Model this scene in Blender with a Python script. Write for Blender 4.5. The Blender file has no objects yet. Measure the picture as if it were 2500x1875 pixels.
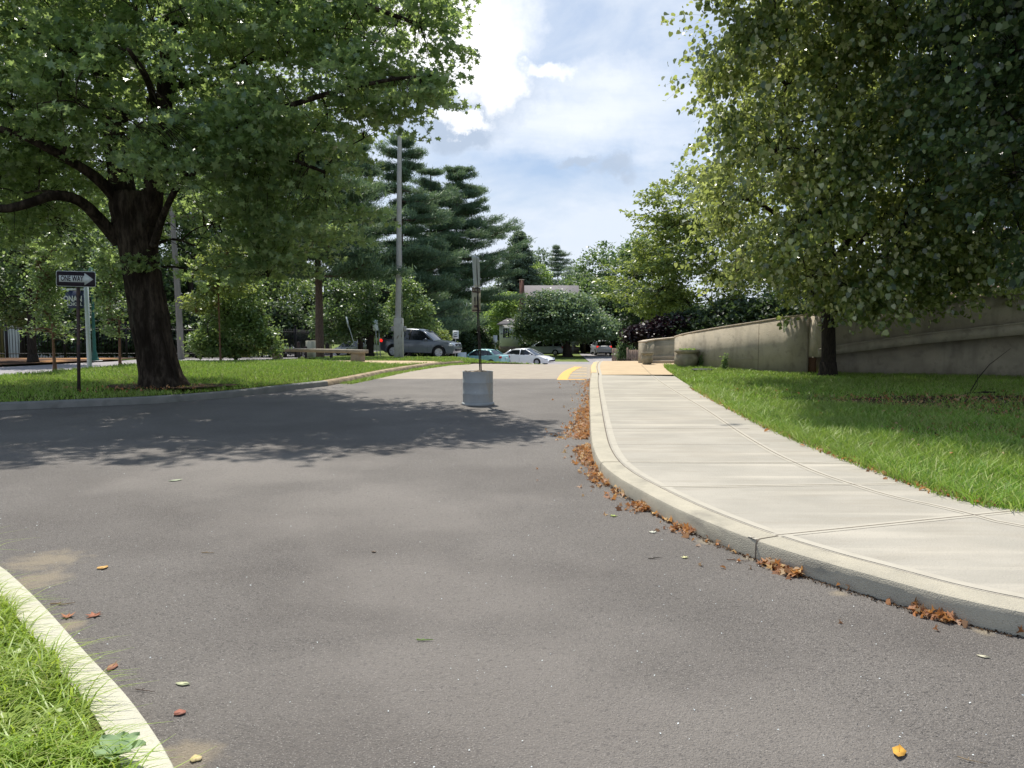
import bpy, bmesh, math, random
import numpy as np
from mathutils import Vector, Matrix, noise as mnoise
from mathutils.geometry import delaunay_2d_cdt
R = math.radians
random.seed(5)
scene = bpy.context.scene
C = scene.collection

# ------------------------------------------------------------------ camera, light, exposure
EYE = 1.6
PITCH = math.atan(147.5/1900)
cam_d = bpy.data.cameras.new('camera'); cam = bpy.data.objects.new('camera', cam_d); C.objects.link(cam)
cam.location = (0, 0, EYE); cam.rotation_euler = (R(90)-PITCH, 0, 0)
cam_d.sensor_width = 36; cam_d.lens = 36*1900/2500; cam_d.clip_end = 3000; cam_d.clip_start = 0.05
scene.camera = cam
SUN_EL, SUN_AZ = R(63), R(-20)          # azimuth measured from +Y towards +X
sd = Vector((math.sin(SUN_AZ)*math.cos(SUN_EL), math.cos(SUN_AZ)*math.cos(SUN_EL), math.sin(SUN_EL)))
sl = bpy.data.lights.new('sun', 'SUN'); sl.energy = 4.6; sl.angle = R(0.6); sl.color = (1, .95, .86)
so = bpy.data.objects.new('sun', sl); C.objects.link(so); so.rotation_euler = sd.to_track_quat('Z', 'Y').to_euler()
scene.view_settings.view_transform = 'Standard'; scene.view_settings.look = 'None'
scene.view_settings.exposure = 0.42; scene.view_settings.gamma = 1
scene.cycles.max_bounces = 8; scene.cycles.transparent_max_bounces = 4

def pdir(px, py):
    a = (px-1250)/1900; b = (937.5-py)/1900
    return Vector((a, math.cos(PITCH)+math.sin(PITCH)*b, -math.sin(PITCH)+math.cos(PITCH)*b))

world = bpy.data.worlds.new('World'); scene.world = world; world.use_nodes = True
wn = world.node_tree; wn.nodes.clear()
def wnode(t, **k):
    n = wn.nodes.new(t)
    for a, b in k.items(): setattr(n, a, b)
    return n
wl = wn.links.new
sky = wnode('ShaderNodeTexSky', sky_type='NISHITA'); sky.sun_disc = False
sky.sun_elevation = SUN_EL; sky.sun_rotation = SUN_AZ; sky.air_density = 1.0; sky.dust_density = 1.2; sky.ozone_density = 1.2
tc = wnode('ShaderNodeTexCoord')
def wmath(op, a, b=None, c=None, clamp=False):
    n = wnode('ShaderNodeMath', operation=op); n.use_clamp = clamp
    for i, v in enumerate((a, b, c)):
        if v is None: continue
        if isinstance(v, (int, float)): n.inputs[i].default_value = v
        else: wl(v, n.inputs[i])
    return n.outputs[0]
def wnoise(scale, detail, rough=.55, zs=1.0, off=(0, 0, 0), dist=0):
    mp = wnode('ShaderNodeMapping'); mp.inputs['Scale'].default_value = (1, 1, zs); mp.inputs['Location'].default_value = off
    wl(tc.outputs['Generated'], mp.inputs['Vector'])
    n = wnode('ShaderNodeTexNoise'); n.inputs['Scale'].default_value = scale; n.inputs['Detail'].default_value = detail
    n.inputs['Roughness'].default_value = rough; n.inputs['Distortion'].default_value = dist
    wl(mp.outputs[0], n.inputs['Vector']); return n
warp = wnoise(11, 9, .62); wv = wnode('ShaderNodeVectorMath', operation='SCALE'); wv.inputs['Scale'].default_value = 0.12
wsub = wnode('ShaderNodeVectorMath', operation='SUBTRACT'); wsub.inputs[1].default_value = (.5, .5, .5)
wl(warp.outputs['Color'], wsub.inputs[0]); wl(wsub.outputs[0], wv.inputs[0])
wadd = wnode('ShaderNodeVectorMath', operation='ADD'); wl(tc.outputs['Generated'], wadd.inputs[0]); wl(wv.outputs[0], wadd.inputs[1])
def wblob(px, py, rpx, rpy, soft=.5):
    d = pdir(px, py).normalized()
    t = Vector((d.y, -d.x, 0)).normalized(); u = t.cross(d) * -1
    if u.z < 0: u = -u
    s = wnode('ShaderNodeVectorMath', operation='SUBTRACT'); wl(wadd.outputs[0], s.inputs[0]); s.inputs[1].default_value = d
    a = wnode('ShaderNodeVectorMath', operation='DOT_PRODUCT'); wl(s.outputs[0], a.inputs[0]); a.inputs[1].default_value = t
    b = wnode('ShaderNodeVectorMath', operation='DOT_PRODUCT'); wl(s.outputs[0], b.inputs[0]); b.inputs[1].default_value = u
    q = wnode('ShaderNodeVectorMath', operation='DOT_PRODUCT'); wl(s.outputs[0], q.inputs[0]); q.inputs[1].default_value = d
    ea = wmath('POWER', wmath('MULTIPLY', a.outputs['Value'], 1900/rpx), 2.0)
    eb = wmath('POWER', wmath('MULTIPLY', b.outputs['Value'], 1900/rpy), 2.0)
    ec = wmath('POWER', wmath('MULTIPLY', q.outputs['Value'], 4.0), 2.0)
    r = wmath('SQRT', wmath('ADD', wmath('ADD', ea, eb), ec))
    return wmath('DIVIDE', wmath('SUBTRACT', 1.0+soft*.5, r), soft, clamp=True)
def wmix(fac, a, b):
    m = wnode('ShaderNodeMix', data_type='RGBA'); wl(fac, m.inputs[0])
    for i, v in ((6, a), (7, b)):
        if isinstance(v, tuple): m.inputs[i].default_value = v
        else: wl(v, m.inputs[i])
    return m.outputs[2]
def wmax(*a):
    o = a[0]
    for x in a[1:]: o = wmath('MAXIMUM', o, x)
    return o
sep = wnode('ShaderNodeSeparateXYZ'); wl(tc.outputs['Generated'], sep.inputs[0])
WH = (9.6, 9.9, 10.3, 1); PALE = (7.3, 8.0, 9.0, 1); GREY = (4.6, 5.5, 6.9, 1)
BLUE = (4.5, 5.9, 8.3, 1)
col = wmix(wmath('MULTIPLY', wmath('ADD', sep.outputs['Z'], 0, clamp=True), .6), sky.outputs['Color'], BLUE)
col = wmix(wmath('ADD', .55, wmath('MULTIPLY', sep.outputs['Z'], .0)), sky.outputs['Color'], BLUE)
veiln = wnoise(3.2, 8, .58, 2.6, (.3, .1, .4), .4)
veil = wmath('MULTIPLY', wmath('SUBTRACT', veiln.outputs['Fac'], wmath('MULTIPLY', wmath('SUBTRACT', sep.outputs['Z'], .17), .55)), 1.0)
vf = wmath('MULTIPLY', wmath('SUBTRACT', veil, .29), 4.0, clamp=True)
col = wmix(wmath('MULTIPLY', vf, .92), col, PALE)
streak = wnoise(6.5, 7, .6, 4.0, (1.3, .7, .2), .3)
col = wmix(wmath('MULTIPLY', wmath('MULTIPLY', wmath('SUBTRACT', streak.outputs['Fac'], .48), 4.5, clamp=True), wmath('MULTIPLY', vf, .6)), col, (7.6, 8.2, 9.2, 1))
col = wmix(wmath('MULTIPLY', wmax(wblob(1440, 285, 250, 60, 1.5), wblob(1480, 215, 120, 45, 1.5)), .6), col, WH)
col = wmix(wmath('MULTIPLY', wmax(wblob(1120, 230, 150, 62, .8), wblob(1080, 300, 120, 36, .8), wblob(1150, 318, 60, 22, .8)), .95), col, GREY)
col = wmix(wmath('MULTIPLY', wmax(wblob(1400, 392, 48, 12, .8), wblob(1500, 412, 50, 22, .8)), .7), col, (4.6, 5.4, 6.6, 1))
col = wmix(wmax(wblob(1080, 80, 185, 105, .6), wblob(1180, 120, 95, 95, .6), wblob(1225, 205, 60, 42, .8), wblob(1340, 178, 40, 20, 1.2), wblob(1130, 278, 60, 14, 1.2), wblob(136, 57, 70, 60, .8)), col, (11.5, 11.5, 11.5, 1))
bg = wnode('ShaderNodeBackground'); bg.inputs['Strength'].default_value = 0.085; wl(col, bg.inputs['Color'])
wo = wnode('ShaderNodeOutputWorld'); wl(bg.outputs[0], wo.inputs['Surface'])

# ------------------------------------------------------------------ helpers
def sm(t):
    t = min(1, max(0, t)); return t*t*(3-2*t)
def interp(x, xs): 
    if x <= xs[0][0]: return xs[0][1]
    for (a, b), (c, d) in zip(xs, xs[1:]):
        if x <= c: return b+(d-b)*(x-a)/(c-a)
    return xs[-1][1]
HL = [(31, 0), (36, -.06), (48, -.5), (60, -1.15), (83, -1.8), (110, -2.2), (200, -2.4)]
HR = [(29.5, 0), (32, -.06), (36, -.33), (42, -.8), (50, -1.3), (58, -1.8), (66, -2.02), (75, -2.08), (92, -2.08), (110, -2.3), (200, -2.4)]
def gh(x, y):
    lo = -3.2 - max(0, y-46)*.3
    s = sm((x-lo)/4)
    return interp(y, HL)*(1-s)+interp(y, HR)*s
def at(px, D, z=None):
    return (px-1250)/1900*D
def Z(py, D): return EYE + D*math.tan(math.atan((937.5-py)/1900)-PITCH)
def P(px, py, z=0.0):
    d = pdir(px, py)
    zz = z
    t = 0
    D = 5.0
    if py < 900 or z == 'g':
        base = 0 if z == 'g' else z
        # march along the ray on the terrain
        y = 3.0
        while y < 160:
            t = y/d.y
            if EYE+d.z*t <= gh(d.x*t, y)+base: break
            y += .05
        return (d.x*t, y)
    t = (zz-EYE)/d.z
    return (d.x*t, d.y*t)

def link(o, parent=None):
    C.objects.link(o)
    if parent is not None: o.parent = parent
    return o
def tag(o, label=None, cat=None, group=None, kind=None):
    if label: o['label'] = label
    if cat: o['category'] = cat
    if group: o['group'] = group
    if kind: o['kind'] = kind
    return o
def thing(name, label, cat, loc=(0, 0, 0), rz=0, group=None):
    o = bpy.data.objects.new(name, None); o.empty_display_size = .2
    C.objects.link(o); o.location = loc; o.rotation_euler = (0, 0, rz)
    return tag(o, label, cat, group)
def mesh_np(name, V, F, mat, parent=None, smooth=False):
    """V (n,3); F (m,k) all faces of one size, or a list of such arrays"""
    V = np.asarray(V, dtype=np.float32)
    Fs = F if isinstance(F, list) else [F]
    Fs = [np.asarray(f, dtype=np.int32) for f in Fs if len(f)]
    me = bpy.data.meshes.new(name)
    me.vertices.add(len(V)); me.vertices.foreach_set('co', V.ravel())
    idx = np.concatenate([f.ravel() for f in Fs]); tot = np.concatenate([np.full(len(f), f.shape[1], np.int32) for f in Fs])
    st = np.concatenate([[0], np.cumsum(tot)[:-1]]).astype(np.int32)
    me.loops.add(len(idx)); me.loops.foreach_set('vertex_index', idx)
    me.polygons.add(len(tot)); me.polygons.foreach_set('loop_start', st); me.polygons.foreach_set('loop_total', tot)
    if smooth: me.polygons.foreach_set('use_smooth', np.ones(len(tot), bool))
    me.update(calc_edges=True)
    if mat is not None: me.materials.append(mat)
    return link(bpy.data.objects.new(name, me), parent)
class MB:
    """collects simple shapes into one mesh object"""
    def __init__(s): s.V = []; s.F = {}; s.n = 0
    def add(s, V, F):
        V = np.asarray(V, float); s.V.append(V)
        for f in F:
            s.F.setdefault(len(f), []).append([i+s.n for i in f])
        s.n += len(V); return s
    def box(s, c, d, rz=0, tilt=None, bev=0):
        x, y, z = [k/2 for k in d]
        if bev:
            b = min(bev, x*.9, y*.9, z*.9)
            V = []
            for sx in (-1, 1):
                for sy in (-1, 1):
                    for sz in (-1, 1):
                        V += [(sx*(x-b), sy*(y-b), sz*z), (sx*(x-b), sy*y, sz*(z-b)), (sx*x, sy*(y-b), sz*(z-b))]
            bm = bmesh.new()
            for v in V: bm.verts.new(v)
            bmesh.ops.convex_hull(bm, input=bm.verts)
            bm.verts.index_update(); bm.verts.ensure_lookup_table()
            VV = [Vector(v.co) for v in bm.verts]; F = [[v.index for v in f.verts] for f in bm.faces]; bm.free()
        else:
            VV = [Vector((a, b2, c2)) for a in (-x, x) for b2 in (-y, y) for c2 in (-z, z)]
            F = [(0, 1, 3, 2), (4, 6, 7, 5), (0, 4, 5, 1), (2, 3, 7, 6), (0, 2, 6, 4), (1, 5, 7, 3)]
        M = Matrix.Rotation(rz, 3, 'Z')
        if tilt is not None: M = M @ tilt
        return s.add([tuple(M @ v + Vector(c)) for v in VV], F)
    def tube(s, pts, rad, n=8, cap=True, wob=0, ph=0):
        pts = [Vector(p) for p in pts]
        if isinstance(rad, (int, float)): rad = [rad]*len(pts)
        V = []; F = []
        for i, p in enumerate(pts):
            d = (pts[min(i+1, len(pts)-1)]-pts[max(i-1, 0)])
            d = d.normalized() if d.length > 1e-9 else Vector((0, 0, 1))
            a = d.cross(Vector((0, 1, 0)) if abs(d.y) < .9 else Vector((1, 0, 0))).normalized(); b = d.cross(a)
            for k in range(n):
                t = 2*math.pi*k/n+ph; r = rad[i]
                if wob: r *= 1+wob*mnoise.noise(Vector((math.cos(t)*1.6+i*.13, math.sin(t)*1.6, p.z*1.1+p.x)))
                V.append(p+(a*math.cos(t)+b*math.sin(t))*r)
        for i in range(len(pts)-1):
            for k in range(n):
                F.append((i*n+k, i*n+(k+1) % n, (i+1)*n+(k+1) % n, (i+1)*n+k))
        if cap:
            F.append(tuple(range(n))[::-1]); F.append(tuple(range((len(pts)-1)*n, len(pts)*n)))
        return s.add([tuple(v) for v in V], F)
    def lathe(s, prof, n=24, c=(0, 0, 0), cap=True):
        V = []; F = []
        for r, z in prof:
            for k in range(n):
                t = 2*math.pi*k/n; V.append((c[0]+r*math.cos(t), c[1]+r*math.sin(t), c[2]+z))
        for i in range(len(prof)-1):
            for k in range(n): F.append((i*n+k, i*n+(k+1) % n, (i+1)*n+(k+1) % n, (i+1)*n+k))
        if cap: F.append(tuple(range(n))[::-1]); F.append(tuple(range((len(prof)-1)*n, len(prof)*n)))
        return s.add(V, F)
    def prism(s, poly, y0, y1):           # polygon in x,z pushed along y
        n = len(poly); V = [(x, y0, z) for x, z in poly]+[(x, y1, z) for x, z in poly]
        F = [tuple(range(n)), tuple(range(n, 2*n))[::-1]]+[(i, i+n, (i+1) % n+n, (i+1) % n) for i in range(n)]
        return s.add(V, F)
    def build(s, name, mat, parent=None, smooth=False):
        F = [np.array(f) for f in s.F.values()]
        o = mesh_np(name, np.concatenate(s.V), F, mat, parent, smooth)
        bm = bmesh.new(); bm.from_mesh(o.data); bmesh.ops.recalc_face_normals(bm, faces=bm.faces); bm.to_mesh(o.data); bm.free()
        if smooth == 'a':
            o.data.shade_smooth() if hasattr(o.data, 'shade_smooth') else None
            auto(o)
        return o
def auto(o, ang=35):
    me = o.data; bm = bmesh.new(); bm.from_mesh(me)
    for f in bm.faces: f.smooth = True
    for e in bm.edges:
        if len(e.link_faces) == 2 and e.calc_face_angle(0) > R(ang): e.smooth = False
    bm.to_mesh(me); bm.free()
def cdt(poly, step, extra=None, jitter=0):
    pts = [Vector(p) for p in poly]; n = len(pts)
    edges = [(i, (i+1) % n) for i in range(n)]
    xs = [p.x for p in pts]; ys = [p.y for p in pts]
    def inside(x, y):
        c = False; j = n-1
        for i in range(n):
            a, b = pts[i], pts[j]
            if (a.y > y) != (b.y > y) and x < (b.x-a.x)*(y-a.y)/(b.y-a.y)+a.x: c = not c
            j = i
        return c
    if step:
        nx = int((max(xs)-min(xs))/step)+1; ny = int((max(ys)-min(ys))/step)+1
        for i in range(nx):
            for j in range(ny):
                x = min(xs)+(i+.5)*step; y = min(ys)+(j+.5)*step
                if inside(x, y): pts.append(Vector((x, y)))
    r = delaunay_2d_cdt(pts, edges, [], 1, 1e-5)
    return [(v.x, v.y) for v in r[0]], [tuple(f) for f in r[2]]
def resample(poly, d, closed=True):
    out = []; n = len(poly)
    for i in range(n if closed else n-1):
        a = Vector(poly[i]); b = Vector(poly[(i+1) % n]); k = max(1, int((b-a).length/d))
        out += [tuple(a+(b-a)*t/k) for t in range(k)]
    if not closed: out.append(tuple(poly[-1]))
    return out
def sheet(name, poly, zo, mat, step=2.0, parent=None, zf=None, kind='structure', smooth=True):
    v, f = cdt(resample(poly, step) if step else poly, step)
    V = [(x, y, (zf or gh)(x, y)+zo) for x, y in v]
    m = MB(); m.add(V, f); o = m.build(name, mat, parent)
    me = o.data
    if len(me.polygons) and me.polygons[0].normal.z < 0: me.flip_normals()
    if smooth: me.polygons.foreach_set('use_smooth', np.ones(len(me.polygons), bool))
    if parent is None and kind: o['kind'] = kind
    return o
def smooth_path(pts, k=3):
    pts = [np.array(p, float) for p in pts]
    for _ in range(k):
        q = [pts[0]]
        for a, b in zip(pts, pts[1:]): q += [a*.75+b*.25, a*.25+b*.75]
        q.append(pts[-1]); pts = q
    return [tuple(p) for p in pts]
def offset_path(path, d):
    out = []
    for i, p in enumerate(path):
        a = path[max(i-1, 0)]; b = path[min(i+1, len(path)-1)]
        t = Vector((b[0]-a[0], b[1]-a[1])).normalized(); out.append((p[0]-t.y*d, p[1]+t.x*d))
    return out
def sweep(name, path, prof, mat, parent=None, zf=None, cap=True):
    """prof: (offset to the left of the path, z)"""
    V = []; F = []; n = len(prof)
    offs = [offset_path(path, o) for o, z in prof]
    for i in range(len(path)):
        g = (zf or gh)(*path[i])
        for k, (o, z) in enumerate(prof): V.append((offs[k][i][0], offs[k][i][1], g+z))
    for i in range(len(path)-1):
        for k in range(n-1): F.append((i*n+k, i*n+k+1, (i+1)*n+k+1, (i+1)*n+k))
    if cap: F.append(tuple(range(n))); F.append(tuple(range((len(path)-1)*n, len(path)*n)))
    m = MB(); m.add(V, F); o = m.build(name, mat, parent, smooth='a'); return o

# ------------------------------------------------------------------ materials
def mat(name, c1, c2=None, scale=5, rough=.8, bump=0, bscale=None, spec=.3, metal=0, detail=6, pos=False, coat=0, extra=None, lo=.35, hi=.65, stretch=None):
    m = bpy.data.materials.new(name); m.use_nodes = True; nt = m.node_tree; b = nt.nodes['Principled BSDF']
    b.inputs['Roughness'].default_value = rough; b.inputs['Metallic'].default_value = metal
    b.inputs['Specular IOR Level'].default_value = spec
    if coat: b.inputs['Coat Weight'].default_value = coat; b.inputs['Coat Roughness'].default_value = .05
    b.inputs['Base Color'].default_value = (*c1, 1)
    if c2 or bump:
        t = nt.nodes.new('ShaderNodeTexCoord'); vec = t.outputs['Object']
        if stretch:
            mp = nt.nodes.new('ShaderNodeMapping'); mp.inputs['Scale'].default_value = stretch; nt.links.new(vec, mp.inputs['Vector']); vec = mp.outputs[0]
    if c2:
        n = nt.nodes.new('ShaderNodeTexNoise'); n.inputs['Scale'].default_value = scale; n.inputs['Detail'].default_value = detail; n.inputs['Roughness'].default_value = .6
        nt.links.new(vec, n.inputs['Vector'])
        r = nt.nodes.new('ShaderNodeMapRange'); r.inputs[1].default_value = lo; r.inputs[2].default_value = hi
        nt.links.new(n.outputs['Fac'], r.inputs[0])
        mx = nt.nodes.new('ShaderNodeMix'); mx.data_type = 'RGBA'; mx.inputs[6].default_value = (*c1, 1); mx.inputs[7].default_value = (*c2, 1)
        nt.links.new(r.outputs[0], mx.inputs[0]); nt.links.new(mx.outputs[2], b.inputs['Base Color'])
        m['mix'] = mx.name
    if bump:
        n2 = nt.nodes.new('ShaderNodeTexNoise'); n2.inputs['Scale'].default_value = bscale or scale*6; n2.inputs['Detail'].default_value = 4
        nt.links.new(vec, n2.inputs['Vector'])
        bp = nt.nodes.new('ShaderNodeBump'); bp.inputs['Strength'].default_value = bump; bp.inputs['Distance'].default_value = .02
        nt.links.new(n2.outputs['Fac'], bp.inputs['Height']); nt.links.new(bp.outputs[0], b.inputs['Normal'])
    if extra: extra(nt, b)
    return m
def overlay(c, scale, lo, hi, detail=3, amount=1.0, kind='noise', rough=None, stretch=None, off=(0, 0, 0), z=None):
    """mixes colour c over whatever feeds Base Color, where a noise lies between lo and hi"""
    def f(nt, b):
        t = nt.nodes.new('ShaderNodeTexCoord'); vec = t.outputs['Object']
        mp = nt.nodes.new('ShaderNodeMapping'); mp.inputs['Scale'].default_value = stretch or (1, 1, 1); mp.inputs['Location'].default_value = off
        nt.links.new(vec, mp.inputs['Vector']); vec = mp.outputs[0]
        if kind == 'noise':
            n = nt.nodes.new('ShaderNodeTexNoise'); n.inputs['Scale'].default_value = scale; n.inputs['Detail'].default_value = detail; o = n.outputs['Fac']
            nt.links.new(vec, n.inputs['Vector'])
        else:
            n = nt.nodes.new('ShaderNodeTexVoronoi'); n.inputs['Scale'].default_value = scale; o = n.outputs['Distance']
            nt.links.new(vec, n.inputs['Vector'])
        r = nt.nodes.new('ShaderNodeMapRange'); r.inputs[1].default_value = lo; r.inputs[2].default_value = hi; r.inputs[4].default_value = amount
        nt.links.new(o, r.inputs[0])
        mx = nt.nodes.new('ShaderNodeMix'); mx.data_type = 'RGBA'; mx.inputs[7].default_value = (*c, 1)
        s = b.inputs['Base Color']
        if s.is_linked: nt.links.new(s.links[0].from_socket, mx.inputs[6])
        else: mx.inputs[6].default_value = s.default_value
        nt.links.new(r.outputs[0], mx.inputs[0]); nt.links.new(mx.outputs[2], s)
    return f
def many(*fs):
    def f(nt, b):
        for g in fs: g(nt, b)
    return f
def soft(c, k=.20, g=1.36):
    l = .3*c[0]+.6*c[1]+.1*c[2]; return tuple(min(.9, (x*(1-k)+l*k)*g) for x in c)
def leafmat(name, cols, trans=(.25, .4, .05), tw=.35, rough=.42, spec=.5, patch=None):
    if name.startswith('leaf_') or name.startswith('needle'): cols = [soft(c) for c in cols]; trans = soft(trans, .10, 1.15)
    m = bpy.data.materials.new(name); m.use_nodes = True; nt = m.node_tree; b = nt.nodes['Principled BSDF']; out = nt.nodes['Material Output']
    g = nt.nodes.new('ShaderNodeNewGeometry'); cr = nt.nodes.new('ShaderNodeValToRGB'); e = cr.color_ramp.elements
    while len(e) < len(cols): e.new(.5)
    for i, c in enumerate(cols): e[i].position = i/(len(cols)-1); e[i].color = (*c, 1)
    nt.links.new(g.outputs['Random Per Island'], cr.inputs[0]); src = cr.outputs[0]
    if patch:
        n = nt.nodes.new('ShaderNodeTexNoise'); n.inputs['Scale'].default_value = patch[1]; n.inputs['Detail'].default_value = 5; nt.links.new(g.outputs['Position'], n.inputs['Vector'])
        mr = nt.nodes.new('ShaderNodeMapRange'); mr.inputs[1].default_value = .42; mr.inputs[2].default_value = .68; mr.inputs[4].default_value = patch[2]; nt.links.new(n.outputs['Fac'], mr.inputs[0])
        pm = nt.nodes.new('ShaderNodeMix'); pm.data_type = 'RGBA'; nt.links.new(mr.outputs[0], pm.inputs[0]); nt.links.new(src, pm.inputs[6]); pm.inputs[7].default_value = (*patch[0], 1); src = pm.outputs[2]
    nt.links.new(src, b.inputs['Base Color'])
    b.inputs['Roughness'].default_value = rough; b.inputs['Specular IOR Level'].default_value = spec
    t = nt.nodes.new('ShaderNodeBsdfTranslucent')
    mc = nt.nodes.new('ShaderNodeMix'); mc.data_type = 'RGBA'; mc.inputs[0].default_value = .75; mc.inputs[7].default_value = (*trans, 1)
    nt.links.new(src, mc.inputs[6]); nt.links.new(mc.outputs[2], t.inputs['Color'])
    mx = nt.nodes.new('ShaderNodeMixShader'); mx.inputs[0].default_value = tw
    nt.links.new(b.outputs[0], mx.inputs[1]); nt.links.new(t.outputs[0], mx.inputs[2]); nt.links.new(mx.outputs[0], out.inputs['Surface'])
    return m

MT = {}
def spots(c, L, scale=3.5, amount=.8):
    """silt stains and painted sheen with a soft ragged edge at given places: (x, y, radius)"""
    def f(nt, b):
        t = nt.nodes.new('ShaderNodeTexCoord'); n = nt.nodes.new('ShaderNodeTexNoise'); n.inputs['Scale'].default_value = scale; n.inputs['Detail'].default_value = 6
        nt.links.new(t.outputs['Object'], n.inputs['Vector']); acc = None
        for x, y, rr in L:
            d = nt.nodes.new('ShaderNodeVectorMath'); d.operation = 'DISTANCE'; nt.links.new(t.outputs['Object'], d.inputs[0]); d.inputs[1].default_value = (x, y, 0)
            m = nt.nodes.new('ShaderNodeMapRange'); m.inputs[1].default_value = 0; m.inputs[2].default_value = rr; m.inputs[3].default_value = 1; m.inputs[4].default_value = 0; nt.links.new(d.outputs['Value'], m.inputs[0])
            if acc is None: acc = m.outputs[0]
            else:
                q = nt.nodes.new('ShaderNodeMath'); q.operation = 'MAXIMUM'; nt.links.new(acc, q.inputs[0]); nt.links.new(m.outputs[0], q.inputs[1]); acc = q.outputs[0]
        a = nt.nodes.new('ShaderNodeMath'); a.operation = 'MULTIPLY_ADD'; nt.links.new(acc, a.inputs[0]); a.inputs[1].default_value = .9; nt.links.new(n.outputs['Fac'], a.inputs[2])
        r = nt.nodes.new('ShaderNodeMapRange'); r.inputs[1].default_value = .80; r.inputs[2].default_value = 1.2; r.inputs[4].default_value = amount; nt.links.new(a.outputs[0], r.inputs[0])
        mx = nt.nodes.new('ShaderNodeMix'); mx.data_type = 'RGBA'; mx.inputs[7].default_value = (*c, 1); sk = b.inputs['Base Color']
        nt.links.new(sk.links[0].from_socket, mx.inputs[6]); nt.links.new(r.outputs[0], mx.inputs[0]); nt.links.new(mx.outputs[2], sk)
    return f
MT['asphalt'] = mat('asphalt', (.118, .105, .093), (.155, .139, .124), .7, .72, .9, 130, spec=.45, detail=3, extra=many(
    overlay((.18, .162, .144), .30, .48, .68, 2, .6, off=(4.3, 2, 0)),
    overlay((.085, .073, .064), .42, .50, .68, 3, .75, off=(9, 5, 0)),
    overlay((.05, .045, .042), 105, .56, .66, 2, .8, off=(3, 1, 0), stretch=(.7, 1, 1)),
    overlay((.40, .37, .34), 170, .60, .68, 2, .75),
    spots((.25, .225, .20), [(-.1, 3.3, 1.9), (-.5, 4.6, 1.7), (.5, 2.9, 1.6), (-1.2, 6.6, 2.2), (-3, 8.6, 2.5)], scale=1.1, amount=.5),  # broad pale spots: sunlit sheen painted into the asphalt colour
    overlay((.09, .08, .075), 34, .58, .68, 4, .5, off=(1, 7, 0)),
    spots((.33, .27, .18), [(-3.15, 5.15, .42), (-2.95, 4.75, .3), (-2.35, 4.0, .16), (-1.2, 2.75, .22), (-.98, 2.45, .2), (1.42, 5.6, .15), (1.62, 5.2, .10), (1.95, 4.5, .10), (2.45, 3.93, .10), (1.05, 7.1, .12)], scale=9, amount=.6)))
MT['asphalt_pale'] = mat('asphalt_pale', (.30, .26, .21), (.35, .305, .245), 2, .9, .2, 90, extra=overlay((.16, .14, .12), 60, .55, .7, 2, .4))
MT['street'] = mat('street', (.30, .28, .28), (.25, .235, .24), 1.5, .9, .15, 60)
MT['concrete'] = mat('concrete', (.39, .362, .31), (.32, .30, .258), 1.1, .92, .4, 70, spec=.2, extra=many(
    overlay((.30, .27, .22), 3.0, .5, .72, 6, .5, stretch=(.35, 2.2, 1)), overlay((.5, .46, .385), 2.2, .52, .7, 5, .7, stretch=(.15, 1.6, 1), off=(0, 3, 0)),
    overlay((.34, .32, .27), 26, .56, .75, 4, .55, stretch=(.25, 1.2, 1)), overlay((.22, .2, .17), 45, .7, .76, 2, .6), overlay((.33, .30, .25), .9, .55, .7, 3, .4, off=(5, 2, 0))))
MT['concrete_light'] = mat('concrete_light', (.43, .40, .335), (.39, .36, .30), 6, .9, .1, 90)
MT['concrete_tan'] = mat('concrete_tan', (.50, .38, .24), (.43, .33, .21), 2, .92, .15, 80, extra=overlay((.38, .28, .18), 9, .55, .7, 3, .4))
MT['joint'] = mat('joint', (.10, .085, .07), (.16, .13, .10), 30, .95)
MT['kerb'] = mat('kerb', (.46, .42, .33), (.38, .35, .28), 3, .92, .5, 120, extra=many(
    overlay((.30, .27, .21), 60, .55, .72, 4, .5), overlay((.17, .16, .14), 2.3, .56, .7, 5, .45, stretch=(1, 1, 3))))
MT['kerb_pale'] = mat('kerb_pale', (.56, .54, .43), (.48, .46, .37), 3, .92, .5, 120, extra=overlay((.38, .36, .28), 50, .56, .72, 4, .5))
MT['kerb_grey'] = mat('kerb_grey', (.27, .265, .245), (.2, .2, .185), 3, .92, .4, 100, extra=overlay((.09, .085, .075), 1.6, .58, .68, 5, .6))
MT['kerb_brick'] = mat('kerb_brick', (.42, .33, .22), (.2, .15, .1), 5, .95, .8, 40)
MT['kerb_yellow'] = mat('kerb_yellow', (.62, .42, .18), (.5, .4, .27), 4, .9, .2)
MT['paint_yellow'] = mat('paint_yellow', (.75, .42, .10), (.6, .36, .13), 8, .8, .1)
MT['paint_pale'] = mat('paint_pale', (.66, .50, .27), (.52, .40, .24), 9, .85, .1)
MT['soil'] = mat('soil', (.055, .07, .02), (.09, .10, .03), 3, 1, .5, 30, spec=0)
MT['lawnfar'] = mat('lawnfar', (.10, .14, .04), (.17, .20, .08), 1.2, 1, .6, 25, spec=0)
MT['mulch'] = mat('mulch', (.05, .032, .024), (.12, .07, .045), 6, 1, .8, 40, spec=.1, extra=overlay((.42, .23, .1), .35, .5, .62, 3, .85))
MT['dirt'] = mat('dirt', (.045, .03, .02), (.09, .055, .03), 8, 1, .8, 30, spec=.1)
MT['silt'] = mat('silt', (.30, .22, .13), (.2, .155, .1), 9, 1, .2, 60)
def bark(name, a, b, s=1):
    return mat(name, a, b, 7*s, .95, 1.0, 9*s, spec=.1, stretch=(2.2, 2.2, .45), detail=8)
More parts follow.
